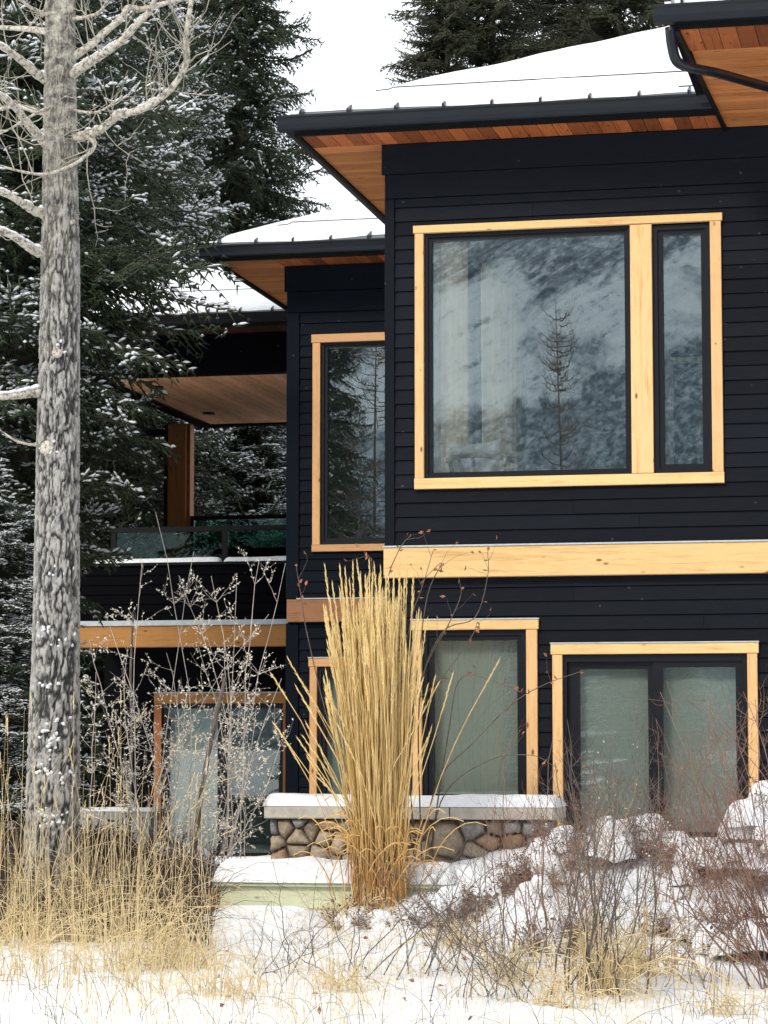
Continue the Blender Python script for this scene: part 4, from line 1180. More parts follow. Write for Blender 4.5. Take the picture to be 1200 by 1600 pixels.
def spruce_meshes(tagname, seed, H, z0, rad, dz, per, snow, tr, needles='needles', keep=1.0, reach=None, snow_r=1.0):
    (v, f), (ba, bb), sn = spruce_crown(seed, H, z0, rad, dz, per, snow, keep=keep, reach=reach)
    r = np.random.default_rng(seed + 50)
    zz = np.linspace(0, H, 24); pts = np.stack([.06 * np.sin(zz * .5 + seed), .06 * np.cos(zz * .6), zz - .2], 1)
    tv, tf_ = tube(pts, tr * (1 - zz / H) ** .8 + .012, 12)
    bvv, bf = segs(ba, bb, .013, .008, 3)
    out = {'crown': (v, f, M[needles]), 'trunk': (tv, tf_, M['spruce_bark']), 'branches': (bvv, bf, M['spruce_bark'])}
    if sn:
        P, D = sn; n = len(P)
        out['crown_snow'] = blobs(P + [0, 0, .006], D, np.linalg.norm(D, axis=1) * r.uniform(.3, .6, n), r.uniform(.011, .023, n) * snow_r, .75) + (M['snow'],)
    return out


def place_spruce(parts, loc, rz, s, label, group='spruces around the house', cache={}):
    key = id(parts)
    root = empty('spruce_tree', tuple(loc), label, 'spruce tree', group); root.rotation_euler.z = rz; root.scale = s if isinstance(s, tuple) else (s, s, s)
    first = key not in cache
    if first:
        cache[key] = {}
        for nm, (v, f, mt) in parts.items():
            o = mesh_obj(nm, v, f, mt, None, origin=(0, 0, 0), kind='stuff' if nm in ('crown', 'crown_snow', 'branches') else None)
            o.parent = root; cache[key][nm] = o
    else:
        for nm, o in cache[key].items():
            c = o.copy(); col.objects.link(c); c.parent = root
    return root


def px_loc(px, Y, z=0.0):
    p = at(px, 1160, Y); return (p[0], Y, z)


radA = lambda z: np.interp(z, [2.6, 3.4, 4.4, 5.4, 5.9, 6.4, 7.5, 9, 12.5], [.55, .9, 1.25, 1.55, 1.85, 2.1, 1.7, 1.35, .15])
sprA = spruce_meshes('a', 11, 12.5, 2.7, radA, .14, 8, .42, .2)
rad1 = lambda z: np.interp(z, [.4, 2, 6, 10, 14, 17], [1.9, 2.2, 2.0, 1.55, .9, .1])
spr1 = spruce_meshes('b', 21, 17, .5, rad1, .21, 9, .33, .2)
spr2 = spruce_meshes('c', 31, 16, .5, lambda z: np.interp(z, [.4, 2, 6, 10, 13, 16], [2.2, 2.5, 2.1, 1.6, 1.0, .1]), .23, 8, .52, .2, snow_r=1.25)
sprF = spruce_meshes('d', 41, 19, 8.5, lambda z: np.interp(z, [8, 12, 15, 17, 19], [1.9, 1.7, 1.35, .85, .1]), .2, 8, .0, .16, needles='needles_far', keep=.9)

place_spruce(sprA, px_loc(22, 24.2, .15), .3, 1.0, 'nearest dark spruce behind the big trunk, its snowy branches reaching in front of the balcony')
place_spruce(spr1, px_loc(372, 40, 0), 1.3, (.9, .9, 1.15), 'tall dark spruce with ragged outline against the sky left of the roofs')
place_spruce(spr2, px_loc(225, 37.5, 0), 2.2, (.85, .85, 1.0), 'snow flecked spruce above the balcony roof')
place_spruce(spr1, px_loc(120, 34.5, 0), 4.0, (1, 1, 1.05), 'dark spruce crown directly behind the top of the big trunk')
place_spruce(spr2, px_loc(400, 38.5, 0), 5.1, (.95, .95, .55), 'snow laden spruce seen through the open balcony right of its post')
place_spruce(spr2, px_loc(215, 41, 0), 0.4, (1, 1, .75), 'snowy spruce seen through the balcony left of its post')
place_spruce(spr1, px_loc(5, 31, 0), 2.9, (.9, .9, 1.1), 'dark spruce at the left edge of the picture')
place_spruce(spr2, px_loc(335, 47, 0), 1.6, (.8, .8, 1.2), 'far spruce half hidden behind the ragged tall one left of the roofs')
place_spruce(spr1, px_loc(300, 45, 0), 5.6, (1.1, 1.1, 1.15), 'far dark spruce filling the gap between the two tall crowns')
place_spruce(spr2, px_loc(60, 42, 0), 3.3, (1.1, 1.1, 1.05), 'far snowy spruce between the left edge and the big trunk')
place_spruce(spr2, px_loc(-10, 22.6, 0), 1.9, (.45, .45, .27), 'small snowy spruce low at the left edge below the dark branches')
place_spruce(spr1, px_loc(-230, 33, 0), 3.1, (1, 1, 1.0), 'dark spruce standing left of the picture edge')
place_spruce(spr2, px_loc(-420, 36, 0), 4.4, (1, 1, 1.05), 'snowy spruce farthest to the left beyond the picture edge')
place_spruce(sprF, px_loc(703, 46, -1.5), .8, 1.0, 'thin far spruce left of its thicker neighbour above the roof ridge', 'spruces beyond the roof')
place_spruce(sprF, px_loc(765, 47, -1.2), 2.6, (1.15, 1.15, 1.05), 'far spruce with a visible dark trunk, middle of those above the roof', 'spruces beyond the roof')
place_spruce(sprF, px_loc(885, 50, -1.0), 3.6, (1.5, 1.5, 1.05), 'broad far spruce above the middle of the snowy roof', 'spruces beyond the roof')
place_spruce(sprF, px_loc(985, 46, -1.0), 5.2, (1.5, 1.5, 1.05), 'broad far spruce touching the upper right eave', 'spruces beyond the roof')

# ------------------------------------------------------------------ big bare tree
YT = 18.2
tb = at(94, 1480, YT)
tree = empty('cottonwood_tree', (tb[0], YT, 0.1), 'big bare tree with furrowed grey trunk and pale upper branches at the left', 'tree')
Ht = at(95, -140, YT)[2] + 3.6
nk, nz = 150, 1080
zz = np.linspace(-.1, Ht, nz)
cx = np.interp([at(95, 1, YT)[0] * 0 + z for z in zz], [at(0, y, YT)[2] for y in (1500, 1250, 1000, 700, 400, 250, 0, -140)], [at(x, 1, YT)[0] for x in (96, 97, 99, 99, 99, 97, 94, 93)])
rad = np.interp(zz, [at(0, y, YT)[2] for y in (1500, 1250, 1000, 700, 400, 250, 0, -140)], [.215, .188, .165, .150, .134, .125, .108, .1])
ANG, ZZ = np.meshgrid(np.linspace(0, 2 * math.pi, nk, endpoint=False), zz)
warp = 1.1 * (fbm(np.cos(ANG) * 1.2 + 7, ZZ * 2.2 + np.sin(ANG), 3, 2) - .5)
a_ = ANG + warp * .5
def cyc(fr, zs_, sd):                                            # noise periodic around the trunk
    x = a_ / (2 * math.pi) * fr; w_ = np.clip((ANG / (2 * math.pi) - .85) / .15, 0, 1)
    return fbm(x, ZZ * zs_, 3, sd) * (1 - w_) + fbm(x - fr, ZZ * zs_, 3, sd) * w_
n1 = np.abs(cyc(32, 7.5, 4) * 2 - 1); n2 = np.abs(cyc(44, 15.0, 24) * 2 - 1)
rg = ss(-.06, .26, n1); rg1 = ss(-.05, .24, n2)
fur = np.clip(.08 + .92 * rg * (.55 + .45 * rg1) * (.55 + .9 * cyc(60, 22, 9)), 0, 1)
rad = rad * np.interp(zz, [Ht - 3.6, Ht - .1], [1, .12]); lowf = (1 - .55 * ss(4.8, 6.6, ZZ)) * np.minimum(1, rad[:, None] / .1)
rr = rad[:, None] * (1 + .05 * (cyc(4, 1.2, 14) - .5)) + (.03 * (fur - .5)) * lowf
P = np.stack([cx[:, None] + rr * np.cos(ANG), YT + rr * np.sin(ANG), ZZ], -1).reshape(-1, 3)
ii = np.arange(nk * nz).reshape(nz, nk); f = np.stack([ii[:-1], np.roll(ii, -1, 1)[:-1], np.roll(ii, -1, 1)[1:], ii[1:]], -1).reshape(-1, 4)
trunk = mesh_obj('trunk', P, f, M['bark'], tree, smooth=True)
at_ = trunk.data.attributes.new('furrow', 'FLOAT', 'POINT'); at_.data.foreach_set('value', fur.astype(np.float32).ravel())

tw_parts = []; snow_p = []
rt = random.Random(9)


def grow_twigs(pts, n, lmin, lmax, r0, depth, lists, up=.25, rnd_=rt, zig=.5, lift=.0):
    pts = np.asarray(pts)
    for _ in range(n):
        i = rnd_.randrange(max(1, int(len(pts) * .12)), len(pts) - 1); t = pts[i + 1] - pts[i - 1]; t = t / (np.linalg.norm(t) + 1e-9)
        side = np.array([rnd_.gauss(0, 1), rnd_.gauss(0, 1), rnd_.gauss(0, 1)]); side -= t * (side @ t); side /= np.linalg.norm(side) + 1e-9
        d = t * rnd_.uniform(.2, .8) + side * rnd_.uniform(.6, 1.0) + np.array([0, 0, up * .6]); d /= np.linalg.norm(d)
        L = rnd_.uniform(lmin, lmax); m = 6; q = pts[i].copy(); path = [q]
        for k in range(m):
            d = d + np.array([rnd_.gauss(0, zig * .4), rnd_.gauss(0, zig * .4), rnd_.gauss(0, zig * .4) + up * .35]); d /= np.linalg.norm(d)
            q = q + d * L / m; path.append(q)
        path = np.array(path); rs_ = np.linspace(r0, r0 * .35, m + 1)
        lists.append((path[:-1], path[1:], rs_[:-1], rs_[1:]))
        if depth > 0: grow_twigs(path, rnd_.randint(2, 4), lmin * .5, lmax * .5, r0 * .6, depth - 1, lists, up, rnd_, zig)


def finish(lists, k=3):
    A = np.concatenate([l[0] for l in lists]); B = np.concatenate([l[1] for l in lists]); a = np.concatenate([l[2] for l in lists]); b = np.concatenate([l[3] for l in lists])
    return segs(A, B, a, b, k)


BR = [  # pixel path, start radius px, depth drift (m), twigs, snow on top
    ([(122, 118), (140, 98), (165, 82), (192, 62), (214, 38), (236, 14), (250, -30)], 7.5, -.5, 7, 1),
    ([(120, 92), (140, 72), (162, 52), (190, 28), (200, 12), (222, 14), (262, 4), (300, -8), (330, -40)], 6.5, .3, 6, 0),
    ([(122, 218), (150, 206), (166, 196), (186, 180), (212, 174), (232, 166), (258, 148), (280, 122), (293, 92), (290, 62), (296, 20), (304, -30)], 7.0, -.3, 22, 1),
    ([(76, 132), (58, 116), (38, 98), (14, 80), (-20, 60)], 8.5, -.35, 6, 1),
    ([(76, 52), (50, 46), (20, 44), (-20, 42)], 6.0, .3, 5, 0),
    ([(80, 238), (62, 215), (42, 192), (22, 166), (0, 150), (-30, 140)], 8.0, -.4, 7, 1),
    ([(76, 182), (52, 172), (24, 166), (-20, 176)], 5.5, .25, 4, 0),
    ([(74, 338), (56, 330), (36, 318), (14, 305), (-25, 290)], 8.5, -.3, 2, 1),
    ([(76, 398), (60, 394), (42, 384), (18, 368), (-25, 350)], 9.0, -.3, 2, 1),
    ([(74, 612), (50, 614), (26, 618), (-25, 622)], 9.0, -.25, 1, 1),
    ([(160, 206), (148, 226), (132, 246), (104, 262), (70, 272), (34, 268), (-10, 256)], 3.4, -.5, 9, 0),
    ([(70, 704), (60, 696), (44, 694), (24, 688), (0, 672), (-20, 655)], 2.6, -.2, 2, 0),
    ([(124, 30), (150, 22), (168, 0), (175, -30)], 3.2, -.3, 4, 0),
    ([(84, 30), (66, 20), (40, 6), (20, -20)], 3.6, -.3, 5, 0),
    ([(94, 160), (70, 170), (40, 186), (18, 200), (-10, 214)], 2.6, -.5, 6, 0),
    ([(122, 170), (140, 176), (160, 172), (178, 160)], 2.4, -.2, 3, 0),
]
for k_ in range(11):                                            # the crown above the picture
    z_ = Ht - 3.4 + k_ * .3; a_k = k_ * 2.4 + .5; L_k = 1.5 - k_ * .1; b_k = np.array([cx[-1], YT, z_])
    q_ = np.array([b_k + [math.cos(a_k) * L_k * t, math.sin(a_k) * L_k * t, L_k * (.25 * t + .6 * t * t)] for t in np.linspace(0, 1, 6)])
    sp = spline(q_, 20); v, f = tube(sp, np.linspace(.035 - k_ * .002, .008, 20), 7); br = mesh_obj('branch', v, f, M['branch'], tree, smooth=True)
    L_ = []; grow_twigs(sp, 6, .25, .8, .006, 1, L_, up=.3); v, f = finish(L_); mesh_obj('twigs', v, f, M['twig_pale'], br, kind='stuff')
for pth, rp, drift, ntw, sn in BR:
    n = len(pth); pts = np.array([at(x, y, YT + drift * i / (n - 1) * 1.6) for i, (x, y) in enumerate(pth)])
    pts[0] += (np.array([cx.mean(), YT, pts[0][2]]) - pts[0]) * .5
    sp = spline(pts, 34); m = YT / 4000 * 1.02
    rads = np.interp(np.linspace(0, 1, 34), [0, .12, 1], [rp * 1.25, rp, rp * .5]) * m * (1 + .07 * np.sin(np.arange(34) * 1.7))
    v, f = tube(sp, rads, 9)
    br = mesh_obj('branch', v, f, M['branch'], tree, smooth=True)
    L_ = []; grow_twigs(sp, max(1, int(ntw * .9)), .25, .85, .006, 1, L_, up=.3)
    v, f = finish(L_); mesh_obj('twigs', v, f, M['twig_pale'], br, kind='stuff')
    if sn:                                                      # a ragged line of snow along the upper side
        keep = [i for i in range(2, 30) if vnoise(np.array([i * .35 + rp * 7]), np.array([rp]), 3)[0] > .42]
        if keep:
            q = sp[keep] + np.stack([np.zeros(len(keep)), np.full(len(keep), -.006), rads[keep] * .9], 1)
            v, f = blobs(q, sp[np.array(keep) + 1] - sp[np.array(keep) - 1], .04, rads[keep] * .75, .7); mesh_obj('branch_snow', v, f, M['snow'], br, smooth=True, kind='stuff')
# snow stuck to the trunk
sp_, sd_ = [], []
for (x, y, n_, s_) in [(85, 985, 9, .03), (104, 995, 7, .026), (100, 890, 6, .02), (90, 1145, 10, .03), (96, 1160, 9, .03), (110, 1120, 5, .02), (85, 1275, 14, .045), (100, 1280, 14, .04), (108, 1210, 8, .03), (84, 700, 8, .018), (90, 1070, 7, .022), (102, 545, 5, .015), (95, 1200, 8, .03), (80, 1195, 6, .025)]:
    for _ in range(int(n_ * .9)):
        qx, qy = x + rt.gauss(0, 8), y + rt.gauss(0, 5) + 9 * math.sin(_ * .6); p = at(qx, qy, YT)
        c_x = float(np.interp(p[2], zz, cx)); r_ = float(np.interp(p[2], zz, rad)); dx = np.clip(p[0] - c_x, -r_ * .95, r_ * .95)
        sp_.append((c_x + dx, YT - math.sqrt(r_ * r_ - dx * dx) - .004, p[2])); sd_.append((rt.gauss(0, 1), 0, rt.gauss(0, .8)))
v, f = blobs(sp_, sd_, np.array([rt.uniform(.012, .024) for _ in sp_]), np.array([rt.uniform(.012, .024) for _ in sp_]), .8)
mesh_obj('trunk_snow', v, f, M['snow'], trunk, smooth=True, kind='stuff')
for (x, y, r_) in ((84, 704, 14), (98, 556, 9), (116, 350, 6), (112, 18, 6)):        # old branch scars
    p = at(x, y, YT); c_x = float(np.interp(p[2], zz, cx)); R_ = float(np.interp(p[2], zz, rad)); dx = p[0] - c_x
    base = np.array((c_x + dx, YT - math.sqrt(max(R_ * R_ - dx * dx, .001)) + .012, p[2]))
    v, f = tube([base, base + [dx * .1, -.018, 0], base + [dx * .15, -.03, 0]], [r_ * .0047, r_ * .0042, r_ * .0022], 12); mesh_obj('branch_scar', v, f, M['branch'], trunk, smooth=True)


# ------------------------------------------------------------------ tall golden reed grass
def gz(x, y): return float(ground_h(np.array([x]), np.array([y]))[0])


gb = at(592, 1385, 18.15); gb[2] = gz(gb[0], 18.15)
reed = empty('reed_grass', (gb[0], 18.15, gb[2]), 'tall clump of golden feather reed grass in front of the house', 'ornamental grass')
r = np.random.default_rng(17)


def stems(n, base, br, hfun, leanx, r0, nseg, curl, r):
    out = []
    for i in range(n):
        ang = r.uniform(0, 2 * math.pi); q = br * math.sqrt(r.uniform(0, 1)); b = np.array([base[0] + q * math.cos(ang), base[1] + q * math.sin(ang) * .7, base[2] - .05])
        h = hfun(r); ln = leanx(r, q / br * math.cos(ang)); ly = r.normal(0, .1) * h * .5
        t = np.linspace(0, 1, nseg + 1)[:, None]
        p = b + np.concatenate([ln * t ** 1.5 + r.normal(0, .006, t.shape), ly * t ** 1.5, h * t - curl * abs(ln) * t ** 3], 1)
        out.append(p)
    return np.array(out)


def hf(r): return r.choice([r.uniform(1.35, 1.9), r.uniform(1.8, 2.12), r.uniform(2.1, 2.3)], p=[.62, .3, .08])


S1 = stems(360, gb, .2, hf, lambda r, c: c * .10 + r.normal(-.02, .07) - .03, .004, 7, .1, r)
S2 = stems(26, gb, .25, lambda r: r.uniform(.9, 1.75), lambda r, c: (-1 if r.random() < .7 else 1) * r.uniform(.15, .6), .004, 7, .25, r)
S = np.concatenate([S1, S2])
v, f = segs(S[:, :-1].reshape(-1, 3), S[:, 1:].reshape(-1, 3), .0042, .0036, 3)
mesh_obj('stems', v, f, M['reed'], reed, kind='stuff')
# plumes: tapering spindle with short spikelets pressed along it
A, B, R = [], [], []
for p in S:
    tip = p[-1]; d = p[-1] - p[-2]; d /= np.linalg.norm(d); L = r.uniform(.2, .34); n = 26
    for k in range(n):
        t = k / n; w = .011 * math.sin(math.pi * min(1, .12 + t * .88)) ** .7 + .002
        c = tip - d * .04 + d * L * t; sd = r.normal(size=3); sd -= d * (sd @ d); sd /= np.linalg.norm(sd)
        A.append(c); B.append(c + sd * w + d * .04); R.append(.004)
v, f = segs(A, B, R, 0, 3); mesh_obj('plumes', v, f, M['plume'], reed, kind='stuff')
LB = []
for i in range(130):                                             # arching dry leaf blades
    a = r.uniform(0, 2 * math.pi); sx = math.cos(a); L = r.uniform(.3, .8); b = gb + [r.normal(0, .12), r.normal(0, .1), -.02 + r.uniform(0, .4)]
    t = np.linspace(0, 1, 7)[:, None]; e = r.uniform(.25, .7)
    LB.append(b + np.concatenate([sx * L * e * t ** 1.2, math.sin(a) * L * .35 * t, L * (t - .55 * t ** 2.6)], 1))
LB = np.array(LB); v, f = segs(LB[:, :-1].reshape(-1, 3), LB[:, 1:].reshape(-1, 3), .005, .0045, 3)
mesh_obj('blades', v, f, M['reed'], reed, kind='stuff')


# ------------------------------------------------------------------ shrubs
def wander(b, tip, n, amp, r):
    b, tip = np.array(b, float), np.array(tip, float); t = np.linspace(0, 1, n)[:, None]
    L = np.linalg.norm(tip - b); bow = r.normal(0, .07, 3) * L
    p = b + (tip - b) * t + bow * (t * (1 - t) * 2.6)
    j = np.cumsum(r.normal(0, amp, (n, 3)), 0); j -= t * j[-1]; return p + j


def shrub(name, label, cat, base, stems_px, twig_n, tw_len, r0, mat, leafmat=None, leaf_n=0, leaf_l=.02, seed=1, group=None, spread=.12, depth=1, up=.25, zig=.5, snow_n=0, leaf_where=.3):
    """stems_px: list of tip pixels with depth; base: world point"""
    r = np.random.default_rng(seed); rr_ = random.Random(seed)
    root = empty(name, tuple(base), label, cat, group)
    L_ = []; P_ = []
    for (x, y, Y) in stems_px:
        tip = at(x, y, Y); b = np.array(base) + [r.normal(0, spread), r.normal(0, spread * .6), -.06]
        n = 12; p = wander(b, tip, n, .012, r); rs_ = np.linspace(r0 * r.uniform(.7, 1.1), r0 * .3, n)
        L_.append((p[:-1], p[1:], rs_[:-1], rs_[1:])); P_.append(p)
    st = finish(L_, 5)
    T_ = []
    for p in P_: grow_twigs(p[2:], twig_n, tw_len * .5, tw_len, r0 * .34, depth, T_, up=up, rnd_=rr_, zig=zig)
    mesh_obj('stems', st[0], st[1], mat, root, kind='stuff')
    v, f = finish(T_); mesh_obj('twigs', v, f, mat, root, kind='stuff')
    A = np.concatenate([l[0] for l in T_]); B = np.concatenate([l[1] for l in T_])
    if leafmat is not None and leaf_n:
        i = r.integers(0, len(A), leaf_n); t = r.random((leaf_n, 1)); p = A[i] * (1 - t) + B[i] * t
        d = (B - A)[i]; d = d / (np.linalg.norm(d, axis=1, keepdims=True) + 1e-9) + r.normal(0, .7, (leaf_n, 3))
        v, f = leaves(p, d, r.uniform(.6, 1.3, leaf_n) * leaf_l, r.uniform(.25, .5, leaf_n) * leaf_l * .7); mesh_obj('dry_leaves', v, f, leafmat, root, kind='stuff')
    if snow_n:
        i = r.integers(0, len(A), snow_n); p = (A[i] + B[i]) / 2 + [0, 0, .006]
        v, f = blobs(p, B[i] - A[i], r.uniform(.01, .018, snow_n), r.uniform(.007, .012, snow_n), .9); mesh_obj('twig_snow', v, f, M['snow'], root, smooth=True, kind='stuff')
    return root


def gp(px, Y):                                                   # ground point under a pixel column at depth Y
    p = at(px, 1160, Y); return np.array([p[0], Y, gz(p[0], Y)])


# pale shrub in front of the balcony
tips = [(243, 800, 19.4), (222, 880, 19.3), (303, 862, 19.5), (330, 900, 19.3), (405, 875, 19.2), (446, 880, 19.0), (280, 900, 19.6), (370, 905, 19.4), (165, 960, 19.4), (150, 1050, 19.3),
        (200, 1010, 19.2), (260, 1020, 19.2), (310, 1010, 19.6), (350, 1000, 19.3), (440, 1060, 19.1), (420, 960, 19.3), (180, 1120, 19.0), (240, 1130, 19.0), (330, 1130, 18.9), (400, 1110, 19.0), (445, 1150, 19.0), (140, 1000, 19.5), (380, 1040, 19.0), (290, 1090, 18.9), (160, 1180, 19.0)]
b0 = gp(285, 19.3)
ps = shrub('thorny_shrub', 'tall thorny shrub with pale curled leaves in front of the balcony', 'shrub', b0, tips, 13, .34, .0065, M['paletwig'], M['tanleaf'], 6000, .022, seed=4, spread=.28, up=.12, zig=.35, snow_n=60)
ds_ = [gp(300, 19.2), at(302, 1340, 19.2), at(318, 1220, 19.15), at(336, 1130, 19.1), at(352, 1058, 19.1)]
v, f = tube(spline(ds_, 20), np.linspace(.028, .014, 20), 7); mesh_obj('main_stem', v, f, M['greytwig'], ps, smooth=True)
v, f = tube(spline([gp(205, 19.5), at(203, 1250, 19.5), at(206, 1130, 19.5), at(204, 1060, 19.4), at(208, 960, 19.4)], 20), np.linspace(.017, .008, 20), 7); mesh_obj('main_stem', v, f, M['greytwig'], ps, smooth=True)


def fan(r, x0, x1, y0, y1, n, Y): return [(r.uniform(x0, x1), r.uniform(y0, y1), Y + r.uniform(-.5, .5)) for _ in range(n)]


rf = random.Random(77)
G_ = 'bare shrubs in the snow before the house'
shrub('bare_shrub', 'grey brown bare shrub rising in front of the left patio door leaf', 'shrub', gp(935, 15.0), fan(rf, 850, 1040, 1110, 1290, 20, 15.1), 8, .4, .0062, M['greytwig'], M['rustleaf'], 40, .02, seed=5, group=G_, spread=.14, up=.3)
shrub('bare_shrub', 'big bare shrub with long stems fanning up and left from the right edge', 'shrub', gp(1225, 15.4), fan(rf, 1030, 1200, 1060, 1300, 24, 15.6) + fan(rf, 960, 1100, 1230, 1400, 8, 15.4), 8, .42, .0062, M['redtwig'], M['rustleaf'], 60, .02, seed=6, group=G_, spread=.12, up=.3)
shrub('bare_shrub', 'dark red stemmed bare shrub right of the stone wall middle', 'shrub', gp(835, 16.6), fan(rf, 770, 890, 1150, 1300, 15, 16.6), 6, .35, .0052, M['redtwig'], M['rustleaf'], 24, .02, seed=7, group=G_, spread=.13, up=.35)
shrub('bare_shrub', 'spreading dark bare shrub in the snow right below the golden grass', 'shrub', gp(680, 15.8), fan(rf, 560, 820, 1290, 1410, 20, 15.8), 7, .38, .0048, M['greytwig'], M['rustleaf'], 30, .02, seed=8, group=G_, spread=.3, up=.2)
shrub('bare_shrub', 'low bare shrub with thin arching stems in front of the snowy timber edging', 'shrub', gp(500, 15.8), fan(rf, 420, 600, 1330, 1460, 13, 15.8), 6, .36, .004, M['greytwig'], None, 0, seed=9, group=G_, spread=.25, up=.1)
shrub('bare_shrub', 'reddish twiggy bush in front of the right patio door leaf', 'shrub', gp(1090, 17.6), fan(rf, 1010, 1180, 1090, 1260, 20, 17.8), 7, .34, .0046, M['redtwig'], M['rustleaf'], 50, .018, seed=10, group=G_, spread=.2, up=.35)
shrub('bare_shrub', 'fine red twigged bush between the stone wall end and the patio door', 'shrub', gp(880, 17.8), fan(rf, 830, 950, 1180, 1300, 14, 17.9), 6, .3, .0042, M['redtwig'], M['rustleaf'], 30, .018, seed=12, group=G_, spread=.18, up=.35)
shrub('bare_shrub', 'dense brown twiggy bush just below the patio door middle post', 'shrub', gp(990, 17.2), fan(rf, 930, 1060, 1150, 1300, 16, 17.3), 7, .32, .0045, M['greytwig'], M['tanleaf'], 60, .018, seed=13, group=G_, spread=.2, up=.3)
shrub('bare_shrub', 'low tangled bare shrub in the middle foreground snow', 'shrub', gp(760, 15.0), fan(rf, 640, 880, 1340, 1480, 18, 15.0), 8, .3, .0042, M['greytwig'], M['rustleaf'], 40, .018, seed=14, group=G_, spread=.3, up=.15)
shrub('bare_shrub', 'tan twigged bare shrub on the open snow at the lower right', 'shrub', gp(1060, 15.6), fan(rf, 980, 1180, 1290, 1440, 18, 15.6), 8, .3, .0042, M['tantwig'], M['tanleaf'], 60, .018, seed=15, group=G_, spread=.25, up=.2)
shrub('bare_shrub', 'tan twigged bare shrub between the dark red stems and the patio door', 'shrub', gp(900, 16.2), fan(rf, 820, 1010, 1200, 1380, 20, 16.2), 8, .32, .0044, M['tantwig'], M['tanleaf'], 80, .018, seed=16, group=G_, spread=.22, up=.25)
# lanky shrub behind the reed grass with a few rusty leaves high against the wall
lk = empty('lanky_shrub', tuple(gp(650, 18.6)), 'lanky shrub with a few dry leaves reaching up past the golden grass', 'shrub')
paths = [[(650, 1380), (641, 1180), (659, 1059), (701, 975), (720, 930), (717, 903)], [(655, 1380), (620, 1180), (641, 1108), (690, 1060), (736, 996), (746, 971)],
         [(640, 1380), (625, 1100), (641, 975), (659, 919), (677, 860)], [(630, 1380), (600, 1100), (602, 930), (622, 862), (642, 836)],
         [(660, 1380), (680, 1230), (740, 1160), (800, 1100), (850, 1070), (905, 1050)], [(655, 1380), (640, 1200), (652, 1050), (668, 930), (690, 880), (662, 905)],
         [(600, 1380), (520, 1150), (482, 1000), (470, 930), (463, 885)], [(670, 1390), (690, 1250), (760, 1190), (830, 1180), (870, 1200)], [(610, 1380), (590, 1100), (583, 900), (572, 862)],
         [(660, 1380), (655, 1100), (690, 990), (742, 965), (762, 900), (762, 862)], [(665, 1380), (700, 1150), (720, 1060), (775, 1066), (815, 1082)]]
r = np.random.default_rng(3); LL = []; Ls = []
for p_ in paths:
    q = spline([at(x, y, 18.6 - .25 * i / len(p_)) for i, (x, y) in enumerate(p_)], 26); rs_ = np.linspace(.006, .0022, 26); LL.append((q[:-1], q[1:], rs_[:-1], rs_[1:]))
    T_ = []; grow_twigs(q[12:], 3, .1, .25, .0018, 0, T_, up=.25); LL += T_
    for i in list(r.integers(14, 25, 4)) + [25]: Ls.append(q[i])
    for t_ in T_: Ls.append(t_[1][-1])
v, f = finish(LL, 4); mesh_obj('stems', v, f, M['greytwig'], lk, kind='stuff')
Ls = np.array(Ls); v, f = leaves(Ls, r.normal(size=(len(Ls), 3)), .045, .012); mesh_obj('dry_leaves', v, f, M['rustleaf'], lk, kind='stuff')


